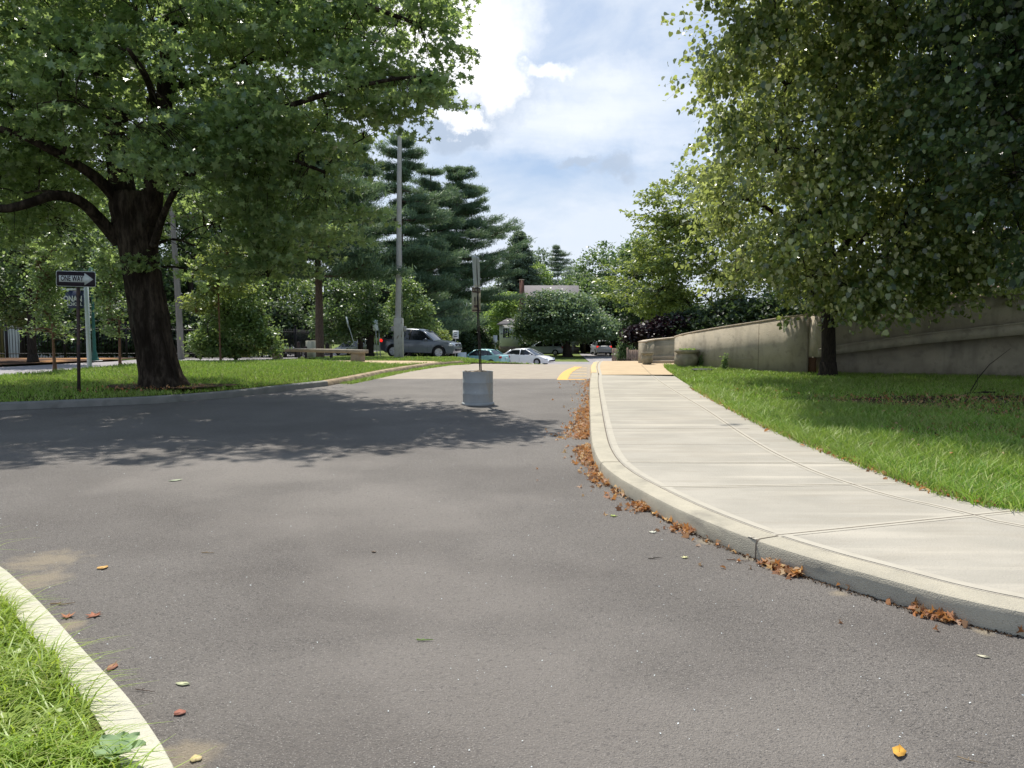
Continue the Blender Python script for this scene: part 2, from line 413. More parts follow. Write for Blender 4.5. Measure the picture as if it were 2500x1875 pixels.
MT['bark'] = mat('bark', (.022, .017, .013), (.07, .055, .042), 5, .95, 1.0, 14, spec=.05, stretch=(2, 2, .6), detail=9, lo=.42, hi=.62, extra=many(overlay((.012, .009, .007), 3, .5, .62, 8, .8, stretch=(1.6, 1.6, .5)), overlay((.09, .085, .065), 2.2, .6, .75, 7, .5)))
MT['bark_pine'] = bark('bark_pine', (.07, .05, .042), (.15, .11, .09), 2)
MT['bark_red'] = bark('bark_red', (.22, .12, .08), (.14, .09, .06), 4)
MT['bark_dark'] = bark('bark_dark', (.02, .017, .015), (.05, .04, .032), 2)
MT['l_maple'] = leafmat('leaf_maple', [(.022, .052, .024), (.045, .09, .036), (.065, .125, .062), (.10, .155, .05), (.22, .29, .13)], (.44, .60, .12), .5, .3, .8)
MT['l_linden'] = leafmat('leaf_linden', [(.014, .045, .022), (.03, .07, .03), (.05, .11, .03), (.14, .19, .04), (.27, .32, .09), (.48, .50, .28)], (.46, .54, .08), .44, .25, 1.0)
MT['l_linden_shade'] = leafmat('leaf_linden_shade', [(.010, .03, .014), (.02, .05, .02), (.035, .075, .022), (.06, .11, .03), (.12, .17, .06)], (.26, .38, .06), .26, .28, .8)  # darker copy of the linden leaf: the crown's own shade put into the colour
MT['l_bright'] = leafmat('leaf_bright', [(.07, .12, .02), (.11, .17, .03), (.17, .23, .05)], (.38, .46, .05), .4, .4, .5)
MT['l_shrub'] = leafmat('leaf_shrub', [(.05, .10, .025), (.08, .15, .035), (.12, .2, .06)], (.3, .42, .06), .35, .4, .5)
MT['l_mid'] = leafmat('leaf_mid', [(.03, .07, .02), (.05, .10, .03), (.08, .14, .045)], (.22, .34, .06), .35, .4, .5)
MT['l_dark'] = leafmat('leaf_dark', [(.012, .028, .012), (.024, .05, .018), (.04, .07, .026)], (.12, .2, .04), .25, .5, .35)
MT['l_house'] = leafmat('leaf_house', [(.05, .10, .05), (.09, .155, .075), (.14, .21, .11)], (.28, .4, .12), .3, .4, .5)
MT['l_pine'] = leafmat('needle_pine', [(.03, .075, .04), (.055, .115, .06), (.10, .165, .08)], (.2, .3, .1), .3, .5, .3)
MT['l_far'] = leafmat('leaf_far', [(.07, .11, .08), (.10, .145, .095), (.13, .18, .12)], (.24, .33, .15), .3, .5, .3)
MT['l_lime'] = leafmat('leaf_lime', [(.11, .20, .03), (.16, .26, .05), (.20, .31, .06)], (.34, .48, .06), .4, .5, .3)
MT['l_purple'] = leafmat('leaf_purple', [(.006, .003, .006), (.014, .006, .011), (.028, .014, .022)], (.03, .005, .014), .12, .4, .35)
MT['grass'] = leafmat('grass_blade', [(.09, .21, .025), (.16, .31, .035), (.25, .41, .05), (.36, .45, .12), (.44, .44, .2)], (.34, .52, .07), .3, .5, .3, patch=((.24, .29, .08), .55, .75))
MT['grass_near'] = leafmat('grass_near', [(.12, .22, .02), (.19, .32, .03), (.27, .42, .05), (.36, .48, .12), (.20, .34, .03), (.44, .38, .2)], (.5, .66, .06), .42, .42, .4, patch=((.36, .40, .12), 3.0, .6))
MT['litter'] = leafmat('litter_leaf', [(.24, .11, .055), (.40, .18, .08), (.44, .28, .15), (.16, .09, .055), (.58, .40, .18), (.36, .27, .2), (.30, .13, .06)], (.7, .3, .08), .3, .6, .3)
MT['metal_white'] = mat('metal_white', (.55, .62, .64), (.5, .57, .6), 4, .45, .05)
MT['pole_grey'] = mat('pole_grey', (.42, .41, .40), (.36, .35, .34), 6, .6, .1, spec=.4)
MT['pole_old'] = mat('pole_old', (.26, .25, .23), (.18, .17, .155), 6, .9, .4, stretch=(1, 1, .2))
MT['pole_box'] = mat('pole_box', (.50, .49, .44), (.42, .40, .36), 4, .8, .1, extra=overlay((.12, .07, .04), 12, .6, .7, 4, .8, stretch=(1, 1, .3)))
MT['galv'] = mat('galv', (.42, .46, .45), (.34, .38, .38), 5, .5, .1, spec=.5, metal=.3)
MT['rust_dark'] = mat('rust_dark', (.035, .033, .04), (.10, .06, .045), 8, .7, .3)
MT['post_dark'] = mat('post_dark', (.018, .02, .022), (.05, .038, .03), 9, .7, .2)
MT['black'] = mat('black_paint', (.012, .012, .015), None, rough=.6)
MT['sign_black'] = mat('sign_black', (.02, .014, .022), (.028, .02, .03), 4, .6)
MT['sign_white'] = mat('sign_white', (.62, .66, .66), (.55, .6, .6), 5, .5)
MT['sign_tan'] = mat('sign_tan', (.34, .33, .24), (.28, .27, .2), 8, .6)
MT['navy'] = mat('navy', (.018, .03, .075), (.024, .036, .085), 4, .4)
MT['green_paint'] = mat('green_paint', (.02, .10, .08), (.025, .13, .10), 4, .5)
MT['drum'] = mat('drum', (.29, .305, .305), (.35, .365, .36), 3, .6, .2, 30, spec=.45, extra=many(overlay((.30, .24, .15), 3, .62, .7, 5, .5, stretch=(2, 2, .4)), overlay((.5, .52, .52), 14, .7, .74, 3, .5)))
MT['rubble'] = mat('rubble', (.36, .30, .23), (.22, .18, .14), 14, 1, .9, 30)
MT['wallc'] = mat('wallc', (.50, .44, .34), (.38, .335, .26), 1.4, .95, .9, 60, spec=.1, detail=8, extra=many(
    overlay((.24, .215, .17), 1.6, .52, .68, 8, .55, stretch=(1.8, 1.8, .4)), overlay((.22, .20, .16), 5, .55, .7, 6, .5), overlay((.38, .33, .24), 40, .58, .7, 2, .5),
    overlay((.21, .205, .19), 1.0, .56, .72, 7, .45, stretch=(1, 1, 1.5), off=(3, 0, 2))))
MT['coping'] = mat('coping', (.52, .43, .33), (.42, .35, .27), 5, .9, .3)
MT['rust'] = mat('rust', (.10, .045, .02), (.05, .025, .015), 4, .8)
MT['pot'] = mat('pot', (.33, .31, .24), (.22, .2, .15), 5, .95, .9, 50, extra=overlay((.12, .11, .085), 2.2, .55, .7, 6, .6))
MT['bench'] = mat('bench', (.32, .28, .22), (.22, .2, .16), 3, .95, .5, 40)
MT['cabinet'] = mat('cabinet', (.50, .48, .36), (.45, .43, .33), 3, .6)
MT['siding'] = mat('siding', (.66, .68, .70), (.6, .62, .64), 1, .7)
MT['siding_y'] = mat('siding_y', (.6, .5, .2), (.55, .46, .2), 1, .8)
MT['shingle'] = mat('shingle', (.165, .155, .16), (.21, .195, .2), 3, .95, .5, 14, stretch=(.5, 1, 3))
MT['shingle_brown'] = mat('shingle_brown', (.16, .105, .085), (.23, .16, .13), 5, .95, .6, 20, stretch=(.6, 1, 6))
MT['stone'] = mat('stone', (.16, .12, .09), (.28, .23, .18), 2.5, .95, .8, 6)
MT['brick'] = mat('brick', (.19, .095, .07), (.14, .07, .055), 6, .9, .4)
MT['glass_dark'] = mat('glass_dark', (.012, .014, .018), None, rough=.06, spec=.8)
MT['glass_pale'] = mat('glass_pale', (.10, .16, .22), None, rough=.12, spec=.9)
MT['tyre'] = mat('tyre', (.014, .014, .015), None, rough=.85)
MT['rim'] = mat('rim', (.62, .63, .65), None, rough=.3, metal=.15, spec=.6)
MT['trim'] = mat('trim', (.02, .02, .022), None, rough=.6)
MT['red'] = mat('tail_red', (.35, .02, .015), None, rough=.2, spec=.6)
MT['lamp'] = mat('lamp_clear', (.62, .66, .7), None, rough=.1, spec=.8, metal=.2)
MT['plate'] = mat('plate', (.6, .62, .65), None, rough=.5)
MT['wood_fence'] = mat('wood_fence', (.33, .24, .18), (.24, .17, .13), 4, .95, .3, stretch=(8, 8, .6))
MT['wire'] = mat('wire', (.30, .31, .32), None, rough=.5)
MT['wire_dark'] = mat('wire_dark', (.05, .05, .055), None, rough=.5)
MT['lit_red'] = bpy.data.materials.new('lit_red'); MT['lit_red'].use_nodes = True
_b = MT['lit_red'].node_tree.nodes['Principled BSDF']; _b.inputs['Base Color'].default_value = (.6, .02, .015, 1); _b.inputs['Emission Color'].default_value = (1, .03, .02, 1); _b.inputs['Emission Strength'].default_value = .8

# ------------------------------------------------------------------ ground, roads, kerbs, pavement
def grid_ground():
    xs = np.concatenate([np.linspace(-400, -45, 12), np.linspace(-43, 50, 94), np.linspace(54, 400, 12)])
    ys = np.concatenate([np.linspace(-60, -4, 8), np.linspace(-2, 115, 118), np.linspace(120, 900, 20)])
    V = [(x, y, gh(x, y)-.03) for y in ys for x in xs]
    nx = len(xs); F = [(j*nx+i, j*nx+i+1, (j+1)*nx+i+1, (j+1)*nx+i) for j in range(len(ys)-1) for i in range(nx-1)]
    o = mesh_np('ground', V, np.array(F), MT['lawnfar'], smooth=True); o['kind'] = 'structure'
grid_ground()

KR = smooth_path([(3.6, 33), (2.75, 27.3), (2.3, 22.5), (1.98, 19.8), (1.5, 15), (1.09, 10.8), (.93, 8.9), (.94, 7.7), (1.17, 6.6), (1.36, 5.9), (1.62, 5.23), (1.88, 4.76), (2.13, 4.41), (2.34, 4.1), (2.62, 3.84), (3.3, 3.3), (4.4, 2.7), (6.5, 2.1), (10, 1.9)], 2)
KW = .2
KRi = offset_path(KR, KW)
# island kerb (grey stretch, then the old tan stretch)
IK = smooth_path([(-30, 9.5), (-20, 11.3), (-13, 13.0), (-9.44, 14.3), (-8.3, 14.9), (-7.1, 15.6), (-6.1, 16.8), (-5.35, 18.6), (-4.72, 19.9)], 2)
IK2 = smooth_path([(-4.72, 19.92), (-4.4, 21.6), (-4.1, 24), (-3.6, 26.8), (-2.75, 29.9), (-1.9, 30.9)], 2)
IB = [(-1.9, 31.2), (-3.84, 28.3), (-5.59, 29.2), (-8.49, 31.8), (-10.58, 31.4), (-12.3, 29.5), (-12.9, 25.6), (-13.15, 24), (-13.3, 21.5), (-14.2, 19.0), (-17, 15.5), (-22, 13.5), (-30, 12)]
LK = smooth_path([(-.2, .6), (-.62, 1.7), (-1.08, 2.46), (-1.50, 2.98), (-1.87, 3.36), (-2.55, 4.1), (-3.3, 4.85), (-4.4, 5.6), (-6, 6.2), (-9, 6.6), (-14, 6.4)], 2)

sheet('driveway', [(-1.5, 31.5), (-2.7, 30.2), (-3.9, 25.2), (-4.34, 22.45), (2.4, 22.45), (2.9, 27.5), (3.7, 33), (3.9, 36), (1, 36.5), (-1, 34)], .0, MT['asphalt_pale'], 1.2)
sheet('drive_asphalt', [(-4.2, 22.5), (-4.72, 20.2), (-5.35, 18.5), (-6.1, 16.7), (-7.1, 15.5), (-9.5, 14.2), (-13, 12.9), (-20, 11.2), (-30, 9.4), (-30, -4), (12, -4), (12, 2.2), (6.5, 2.3), (4.4, 2.9), (3.3, 3.5), (2.7, 4.0), (1.7, 5.3), (1.25, 6.7), (1.03, 8), (1.03, 9), (1.2, 10.8), (1.6, 15), (2.08, 19.8), (2.4, 22.5)], .004, MT['asphalt'], 2.5)
sheet('street', [(-14.5, 19), (-13.2, 21.5), (-12.9, 25), (-12.2, 29.3), (-10.6, 31.6), (-8.5, 32.5), (-7.4, 33.2), (-9.5, 36.5), (-12, 39), (-12, 44), (-9, 46.2), (-2, 44.8), (4, 48), (12, 52), (60, 60), (60, 78), (12, 74), (2, 76), (-8, 64), (-14, 60), (-18, 70), (-19, 90), (-19, 120), (-27, 120), (-27, 90), (-25, 70), (-21, 52), (-17.6, 38), (-17.2, 33.5), (-18.4, 29.5), (-20.5, 26), (-26, 22), (-40, 19), (-40, 13), (-30, 13), (-22, 14), (-17, 16)], .0, MT['street'], 1.5)
sheet('path', [(-12.2, 29.7), (-10.58, 31.5), (-8.49, 31.9), (-5.59, 29.3), (-3.84, 28.4), (-2.6, 30.1), (-1.9, 31.2), (-2.3, 31.9), (-4.2, 33.0), (-7, 33.4), (-8.7, 34.0), (-10.8, 33.4), (-12.4, 31)], .05, MT['concrete_tan'], 1)
def h_isl(x, y): return gh(x, y)+.10*sm((y-14.5)/6)*sm((-x-4.8)/3)*sm((31-y)/4)
isl_in = offset_path(IK, .15); isl2_in = offset_path(IK2, .22)
ISL = [tuple(p) for p in isl_in]+[tuple(p) for p in isl2_in]+IB
sheet('lawn', ISL, .125, MT['soil'], 1.2, zf=h_isl)
VERGE = [(-8.6, 34.1), (-6.8, 33.5), (-4.2, 33.1), (-2.3, 32.0), (-1.3, 31.5), (.5, 34), (1.6, 36.7), (1.2, 41.5), (-2, 44.2), (-7, 45.5), (-10.5, 44.8), (-11, 40), (-9.3, 37)]
sheet('verge', VERGE, .045, MT['soil'], 1.5)
sweep('kerb', KR, [(.0, -.05), (.0, .105), (.012, .13), (.035, .14), (KW, .14), (KW, -.05)], MT['kerb'])['kind'] = 'structure'
o = sweep('island_kerb', IK, [(.0, -.05), (.005, .115), (.03, .135), (.15, .14), (.15, -.05)], MT['kerb_grey']); o['kind'] = 'structure'
o = sweep('old_kerb', IK2, [(.0, -.05), (.02, .07), (.06, .115), (.24, .13), (.24, -.05)], MT['kerb_brick']); o['kind'] = 'structure'
sweep('near_kerb', LK, [(-.0, -.05), (0, .10), (.012, .125), (.035, .135), (.155, .14), (.155, -.02)], MT['kerb_pale'])['kind'] = 'structure'
LKi = offset_path(LK, .150)
NEAR = [tuple(p) for p in LKi]+[(-14, 1), (-8, -2), (-.9, -1)]
sheet('near_verge', NEAR, .128, MT['soil'], .4)

# pavement on the right
GE = smooth_path([(5.4, 27.6), (5.02, 25.6), (4.39, 20.41), (4.07, 16.7), (3.84, 14.13), (3.71, 12.07), (3.62, 10.54), (3.6, 8.83), (3.65, 7.75), (3.69, 6.9), (3.79, 6.21), (4.15, 5.9), (6, 5.3), (10, 4.9)], 1)
pv_in = [p for p in offset_path(KR, KW+.012)]
def split_y(path, y0, y1): return [p for p in path if y0 <= p[1] <= y1]
k22 = [p for p in pv_in if p[1] <= 22.3]; g22 = [p for p in GE if p[1] <= 22.3]
pav = sheet('pavement', k22+g22[::-1], .136, MT['concrete'], 1.2)
k23 = [p for p in pv_in if p[1] > 22.3]; g23 = [p for p in GE if p[1] > 22.3]
sheet('tan_pavement', [(2.53, 22.31)]+k23[::-1]+[(8, 33), (8, 29.5), (7, 28.6)]+g23+[(4.66, 22.31)], .137, MT['concrete_tan'], 1.2)
# tooled joints: (dark line, paler tooled band)
MID = smooth_path([P(1565, 890, .14), P(1598, 923, .14), P(1661, 963, .14), P(1728, 1002, .14), P(1791, 1046, .14), P(1844, 1079, .14), P(1897, 1109, .14), P(1943, 1130, .14), P(2000, 1155, .14), P(2076, 1180, .14), P(2174, 1211, .14), P(2331, 1243, .14), P(2500, 1290, .14), (5.5, 4.3), (8, 3.6)], 2)
def strip(name, path, w, z, m, parent):
    a = offset_path(path, w/2); b = offset_path(path, -w/2)
    V = [(x, y, gh(x, y)+z) for x, y in a]+[(x, y, gh(x, y)+z) for x, y in b]; n = len(path)
    mb = MB(); mb.add(V, [(i, i+1, n+i+1, n+i) for i in range(n-1)]); return mb.build(name, m, parent)
inner = offset_path(KR, KW+.07)
strip('edge_band', inner, .07, .139, MT['concrete_light'], pav)
strip('expansion_joint', offset_path(KR, KW+.006), .016, .1375, MT['joint'], pav)
def near_pt(path, y): return min(path, key=lambda p: abs(p[1]-y))
MIDn = [p for p in MID if p[1] < 22]
strip('edge_band', MIDn, .09, .1385, MT['concrete_light'], pav)
strip('joint', MID, .013, .1395, MT['joint'], pav)
for i, (a, b) in enumerate([((1440, 964), (1705, 964)), ((1468, 1046), (1830, 1046)), ((1530, 1127), (2085, 1130)), ((1612, 1188), (2200, 1180)), ((1834, 1312), (2560, 1238)), ((1466, 1002), (1760, 1001)), ((1486, 1085), (1880, 1085))]):
    pa, pb = P(*a, .14), P(*b, .14)
    if i in (2, 3, 4): strip('edge_band', [pa, ((pa[0]+pb[0])/2, (pa[1]+pb[1])/2), pb], .09, .1383, MT['concrete_light'], pav)
    strip('joint', [pa, ((pa[0]+pb[0])/2, (pa[1]+pb[1])/2), pb], .012 if i < 5 else .006, .1393, MT['joint'], pav)
sheet('right_lawn', [tuple(p) for p in GE]+[(30, 5), (30, 23.5), (13.5, 23.5), (8.6, 23.6), (6.7, 27.2), (6.3, 27.8), (5.45, 27.65)], .128, MT['soil'], 1.2)
kerb_o = C.objects['kerb']
def kerb_joint(y, x=None):
    i = min(range(1, len(KR)-1), key=lambda i: (KR[i][1]-y)**2+(0 if x is None else (KR[i][0]-x)**2))
    a, b = Vector(KR[i]), Vector(KR[i+1]); d = (b-a).normalized(); p = [tuple(a), tuple(a+d*.006), tuple(a+d*.012)]
    sweep('kerb_joint', p, [(-.002, -.02), (-.002, .105), (.011, .1325), (.034, .1425), (KW, .1425)], MT['joint'], kerb_o, cap=False)
for q in (20.2, 15.6, 11.7, 8.2): kerb_joint(q)
kerb_joint(5.2, 1.63); kerb_joint(3.3, 3.3)
# yellow crossing and kerb paint
yl = smooth_path([P(1372, 928), P(1380, 914), P(1392, 904), P(1412, 896)], 2)
cr = strip('crossing_marking', yl, .30, .008, MT['paint_yellow'], None); cr['kind'] = 'structure'
for i, py in enumerate([927, 919, 912, 906, 901.5, 898]):
    x0 = interp(py, [(896, 1412), (904, 1393), (914, 1382), (928, 1374)]); a = P(x0, py); b = P(1436, py)
    yy = a[1]; strip('stripe', [(a[0]+.12, yy), (b[0]-.05, yy)], .24, .0065, MT['paint_yellow' if i == 0 else 'paint_pale'], cr)
kp = [p for p in KR if 22.4 < p[1] < 29.5]
sweep('kerb_paint', kp, [(-.004, .02), (-.004, .107), (.010, .134), (.034, .145), (KW-.03, .145)], MT['kerb_yellow'], cap=False)['kind'] = 'structure'
# far driveway up to the garage, mulch bed across the street
sheet('far_driveway', [(3.5, 53), (13, 55), (12.4, 66), (12.2, 95), (8.2, 95), (7.4, 74), (4, 62)], .02, MT['street'], 2)
sheet('mulch_bed', [(-17.4, 33.5), (-18.6, 29.6), (-20.7, 26.2), (-26, 22.4), (-40, 19.6), (-48, 26), (-34, 34), (-26, 37.6), (-18.8, 38.6), (-17.8, 38)], .07, MT['mulch'], 1.5)
sheet('leaf_mulch', [(5.8, 15.3), (7.5, 16), (12, 16.2), (15, 14.5), (14, 11.8), (10, 11.2), (7.4, 12.2), (6.2, 13.4)], .134, MT['dirt'], 1)
sheet('bare_soil', [(x*1.25+P(405, 945, .2)[0], y*.9+P(405, 945, .2)[1]+.1) for x, y in [(math.cos(a)*(1.1+.2*math.sin(3*a)), math.sin(a)*(1.0+.25*math.cos(2*a))) for a in np.linspace(0, 6.1, 16)]], .222, MT['dirt'], None)

# ------------------------------------------------------------------ grass
def in_poly(x, y, poly):
    poly = np.asarray(poly); c = np.zeros(len(x), bool); j = len(poly)-1
    for i in range(len(poly)):
        xi, yi = poly[i]; xj, yj = poly[j]
        m = ((yi > y) != (yj > y)) & (x < (xj-xi)*(y-yi)/(yj-yi+1e-12)+xi); c ^= m; j = i
    return c
def vnoise(x, y, s, seed):
    r = np.random.RandomState(seed); g = r.rand(64, 64)
    u = (x*s) % 63; v = (y*s) % 63; i = u.astype(int); j = v.astype(int); fu = u-i; fv = v-j; fu = fu*fu*(3-2*fu); fv = fv*fv*(3-2*fv)
    return g[i, j]*(1-fu)*(1-fv)+g[i+1, j]*fu*(1-fv)+g[i, j+1]*(1-fu)*fv+g[i+1, j+1]*fu*fv
def grass(name, poly, dens, hgt, wid, zf, m, bbox, seed, label, cat='grass', lean=.5, y_fade=None, overhang=0):
    r = np.random.RandomState(seed); x0, x1, y0, y1 = bbox; n = int((x1-x0)*(y1-y0)*dens)
    x = r.uniform(x0, x1, n); y = r.uniform(y0, y1, n)
    vis = (np.abs(x) < y*.70+1.2) & (y > 1.0)
    if bbox[0] > 3: vis &= ~(in_poly(x, y, [(5.9, 14.6), (7.5, 15.6), (12, 15.8), (15, 14.2), (14, 12.0), (10, 11.6), (7.8, 12.4), (6.4, 13.4)]) & (r.rand(n) < .82)) & ~(in_poly(x, y, [(5.0, 10.6), (6.6, 11.2), (7.4, 10.6), (6.4, 9.8), (5.2, 9.9)]) & (r.rand(n) < .6))
    if y_fade: vis &= r.rand(n) < np.clip((y_fade/np.maximum(y, .1))**1.3, 0, 1)
    x, y = x[vis], y[vis]; k = in_poly(x, y, poly); x, y = x[k], y[k]
    pn = vnoise(x, y, 1.7, seed+1)*.6+vnoise(x, y, 6.1, seed+2)*.4
    k = r.rand(len(x)) < .35+1.1*pn; x, y, pn = x[k], y[k], pn[k]
    n = len(x); z = zf(x, y)
    dist = np.maximum(1, y/ (y_fade or 1e9)) if y_fade else 1
    h = hgt*(.35+1.0*r.rand(n)**1.6)*(.6+.9*pn); w = wid*(.6+.8*r.rand(n))*dist
    a = r.uniform(0, 2*math.pi, n); la = r.uniform(0, 2*math.pi, n); ln = h*lean*(.3+1.2*r.rand(n))
    dx, dy = np.cos(a)*w/2, np.sin(a)*w/2; lx, ly = np.cos(la)*ln, np.sin(la)*ln
    V = np.empty((n, 5, 3))
    V[:, 0] = np.c_[x-dx, y-dy, z]; V[:, 1] = np.c_[x+dx, y+dy, z]
    V[:, 2] = np.c_[x+dx*.8+lx*.35, y+dy*.8+ly*.35, z+h*.62]; V[:, 3] = np.c_[x+lx, y+ly, z+h]; V[:, 4] = np.c_[x-dx*.8+lx*.35, y-dy*.8+ly*.35, z+h*.62]
    b = np.arange(n)[:, None]*5
    o = mesh_np(name, V.reshape(-1, 3), [np.c_[b, b+1, b+2, b+4].astype(int), np.c_[b+4, b+2, b+3].astype(int)], m)
    return tag(o, label, cat, kind='stuff')
def vz(f, off): return lambda x, y: np.array([f(a, b) for a, b in zip(x, y)])+off
flat = lambda off: (lambda x, y: np.zeros(len(x))+off)
RL = [(a+.0, b) for a, b in GE]+[(30, 5), (30, 23.3), (13.4, 23.3), (8.7, 23.4), (6.5, 27.2), (5.5, 27.6)]
RLo = offset_path(GE, -.05)+[(30, 5), (30, 23.3), (13.4, 23.3), (8.7, 23.4), (6.5, 27.2), (5.5, 27.6)]
grass('lawn_grass', RLo, 2300, .10, .010, flat(.12), MT['grass'], (3.4, 17, 5, 14), 11, 'shaggy grass of the lawn beside the pavement', lean=.9)
grass('lawn_grass', RL, 700, .08, .016, flat(.12), MT['grass'], (3.6, 19, 14, 28), 12, 'grass of the lawn in front of the ramp wall', lean=.9)
edge = [p for p in GE if p[1] < 18]
grass('edge_grass', [tuple(p) for p in offset_path(edge, -.10)]+[tuple(p) for p in offset_path(edge, .45)[::-1]], 1500, .13, .010, flat(.12), MT['grass'], (3.3, 8, 5, 18), 15, 'longer grass flopping over the edge of the pavement', lean=1.2)
grass('island_grass', ISL, 520, .075, .017, vz(h_isl, .115), MT['grass'], (-26, -1.5, 11, 32), 13, 'sunlit grass of the island round the big maple', lean=.8)
grass('verge_grass', VERGE, 130, .07, .035, vz(gh, .03), MT['grass'], (-12, 2, 31, 46), 14, 'thin grass verge between the tan path and the street', lean=.8)
# grass growing in front of the old kerb
ok = [p for p in IK2 if p[1] > 20.5]
grass('kerb_grass', [tuple(p) for p in offset_path(ok, -.38)]+[tuple(p) for p in offset_path(ok, -.02)[::-1]], 1300, .06, .02, flat(-.0), MT['grass'], (-5, -1.5, 20, 31), 17, 'low weeds along the foot of the old tan kerb', lean=1)

def near_grass():
    r = np.random.RandomState(3); n = 95000
    x = r.uniform(-5.5, -.7, n); y = r.uniform(1.6, 5.4, n)
    k = in_poly(x, y, [(p[0]-.035*math.sin(i*1.7)-.02*math.sin(i*.6), p[1]) for i, p in enumerate(offset_path(LK, .165))]+[(-14, 1), (-8, -2), (-.9, -1)]) & (x > -y*.75-.4)
    x, y = x[k], y[k]; n = len(x)
    pn = vnoise(x, y, 3.0, 8)*.6+vnoise(x, y, 9, 9)*.4
    h = (.05+.17*r.rand(n)**1.7)*(.45+1.1*pn); w = .0045+.006*r.rand(n)
    a = r.uniform(0, 2*math.pi, n); la = np.where(r.rand(n) < .45, r.normal(-.3, .7, n), r.uniform(0, 2*math.pi, n)); reach = h*(.3+1.2*r.rand(n))
    S = 5; V = np.empty((n, 2*S, 3))
    for s in range(S):
        t = s/(S-1); ww = w*(1-t**1.6)*.5+.0004; px = x+np.cos(la)*reach*t**1.9; py = y+np.sin(la)*reach*t**1.9; pz = .125+h*(t-.42*t**3)
        ca, sa = -np.sin(la+.3*np.cos(a)), np.cos(la+.3*np.cos(a))
        V[:, 2*s] = np.c_[px-ca*ww, py-sa*ww, pz]; V[:, 2*s+1] = np.c_[px+ca*ww, py+sa*ww, pz]
    b = np.arange(n)[:, None]*2*S
    F = np.concatenate([np.c_[b+2*s, b+2*s+1, b+2*s+3, b+2*s+2] for s in range(S-1)]).astype(int)
    tag(mesh_np('near_grass', V.reshape(-1, 3), F, MT['grass_near'], smooth=True), 'bright long grass flopping onto the kerb at lower left', 'grass', kind='stuff')
    # broad clover-like leaves between the blades
    n = 9000; x = r.uniform(-5, -.9, n); y = r.uniform(1.7, 5, n)
    k = in_poly(x, y, [tuple(p) for p in offset_path(LK, .26)]+[(-14, 1), (-8, -2), (-.9, -1)]); x, y = x[k], y[k]; n = len(x)
    leaves('clover', np.c_[x, y, .13+.09*r.rand(n)], .032, MT['grass_near'], None, r, up=1.2, shape='round')
    o = C.objects[-1]
HX = {
 'maple': np.array([(0, -.5), (.17, -.2), (.5, -.22), (.3, .02), (.46, .3), (.14, .2), (0, .6), (-.14, .2), (-.46, .3), (-.3, .02), (-.5, -.22), (-.17, -.2)]),
 'heart': np.array([(0, -.42), (.3, -.5), (.46, -.12), (.28, .3), (0, .58), (-.28, .3), (-.46, -.12), (-.3, -.5)]),
 'oval': np.array([(0, -.5), (.27, -.1), (.2, .3), (0, .6), (-.2, .3), (-.27, -.1)]),
 'round': np.array([(0, -.5), (.4, -.25), (.45, .2), (0, .45), (-.45, .2), (-.4, -.25)]),
 'quad': np.array([(0, -.5), (.34, 0), (0, .55), (-.34, 0)]),
 'needle': np.array([(-.07, -.5), (.07, -.5), (.04, .6), (-.04, .6)]),
}
def leaves(name, cen, size, m, parent, r, up=.6, shape='quad', droop=0, svar=.35, dirs=None, curl=.25):
    T = HX[shape]; k = len(T); n = len(cen)
    nrm = r.normal(0, 1, (n, 3)); nrm[:, 2] = np.abs(nrm[:, 2])*.8+up; nrm /= np.linalg.norm(nrm, axis=1, keepdims=True)
    d = r.normal(0, 1, (n, 3)) if dirs is None else dirs+r.normal(0, .45, (n, 3)); d[:, 2] -= droop
    d -= nrm*(d*nrm).sum(1, keepdims=True); d /= np.linalg.norm(d, axis=1, keepdims=True)+1e-9
    s = np.cross(d, nrm); sz = size*(1-svar+2*svar*r.rand(n))
    u = T[:, 0][None, :, None]; v = T[:, 1][None, :, None]
    cv = (curl*(T[:, 0]**2)*1.6-curl*(T[:, 1]**2))[None, :, None]
    V = cen[:, None, :]+(s[:, None, :]*u+d[:, None, :]*v+nrm[:, None, :]*cv)*sz[:, None, None]
    return mesh_np(name, V.reshape(-1, 3), np.arange(n*k).reshape(n, k), m, parent)
near_grass()
tag(C.objects['clover'], 'small round leaves growing among the long grass at lower left', 'ground cover', kind='stuff')

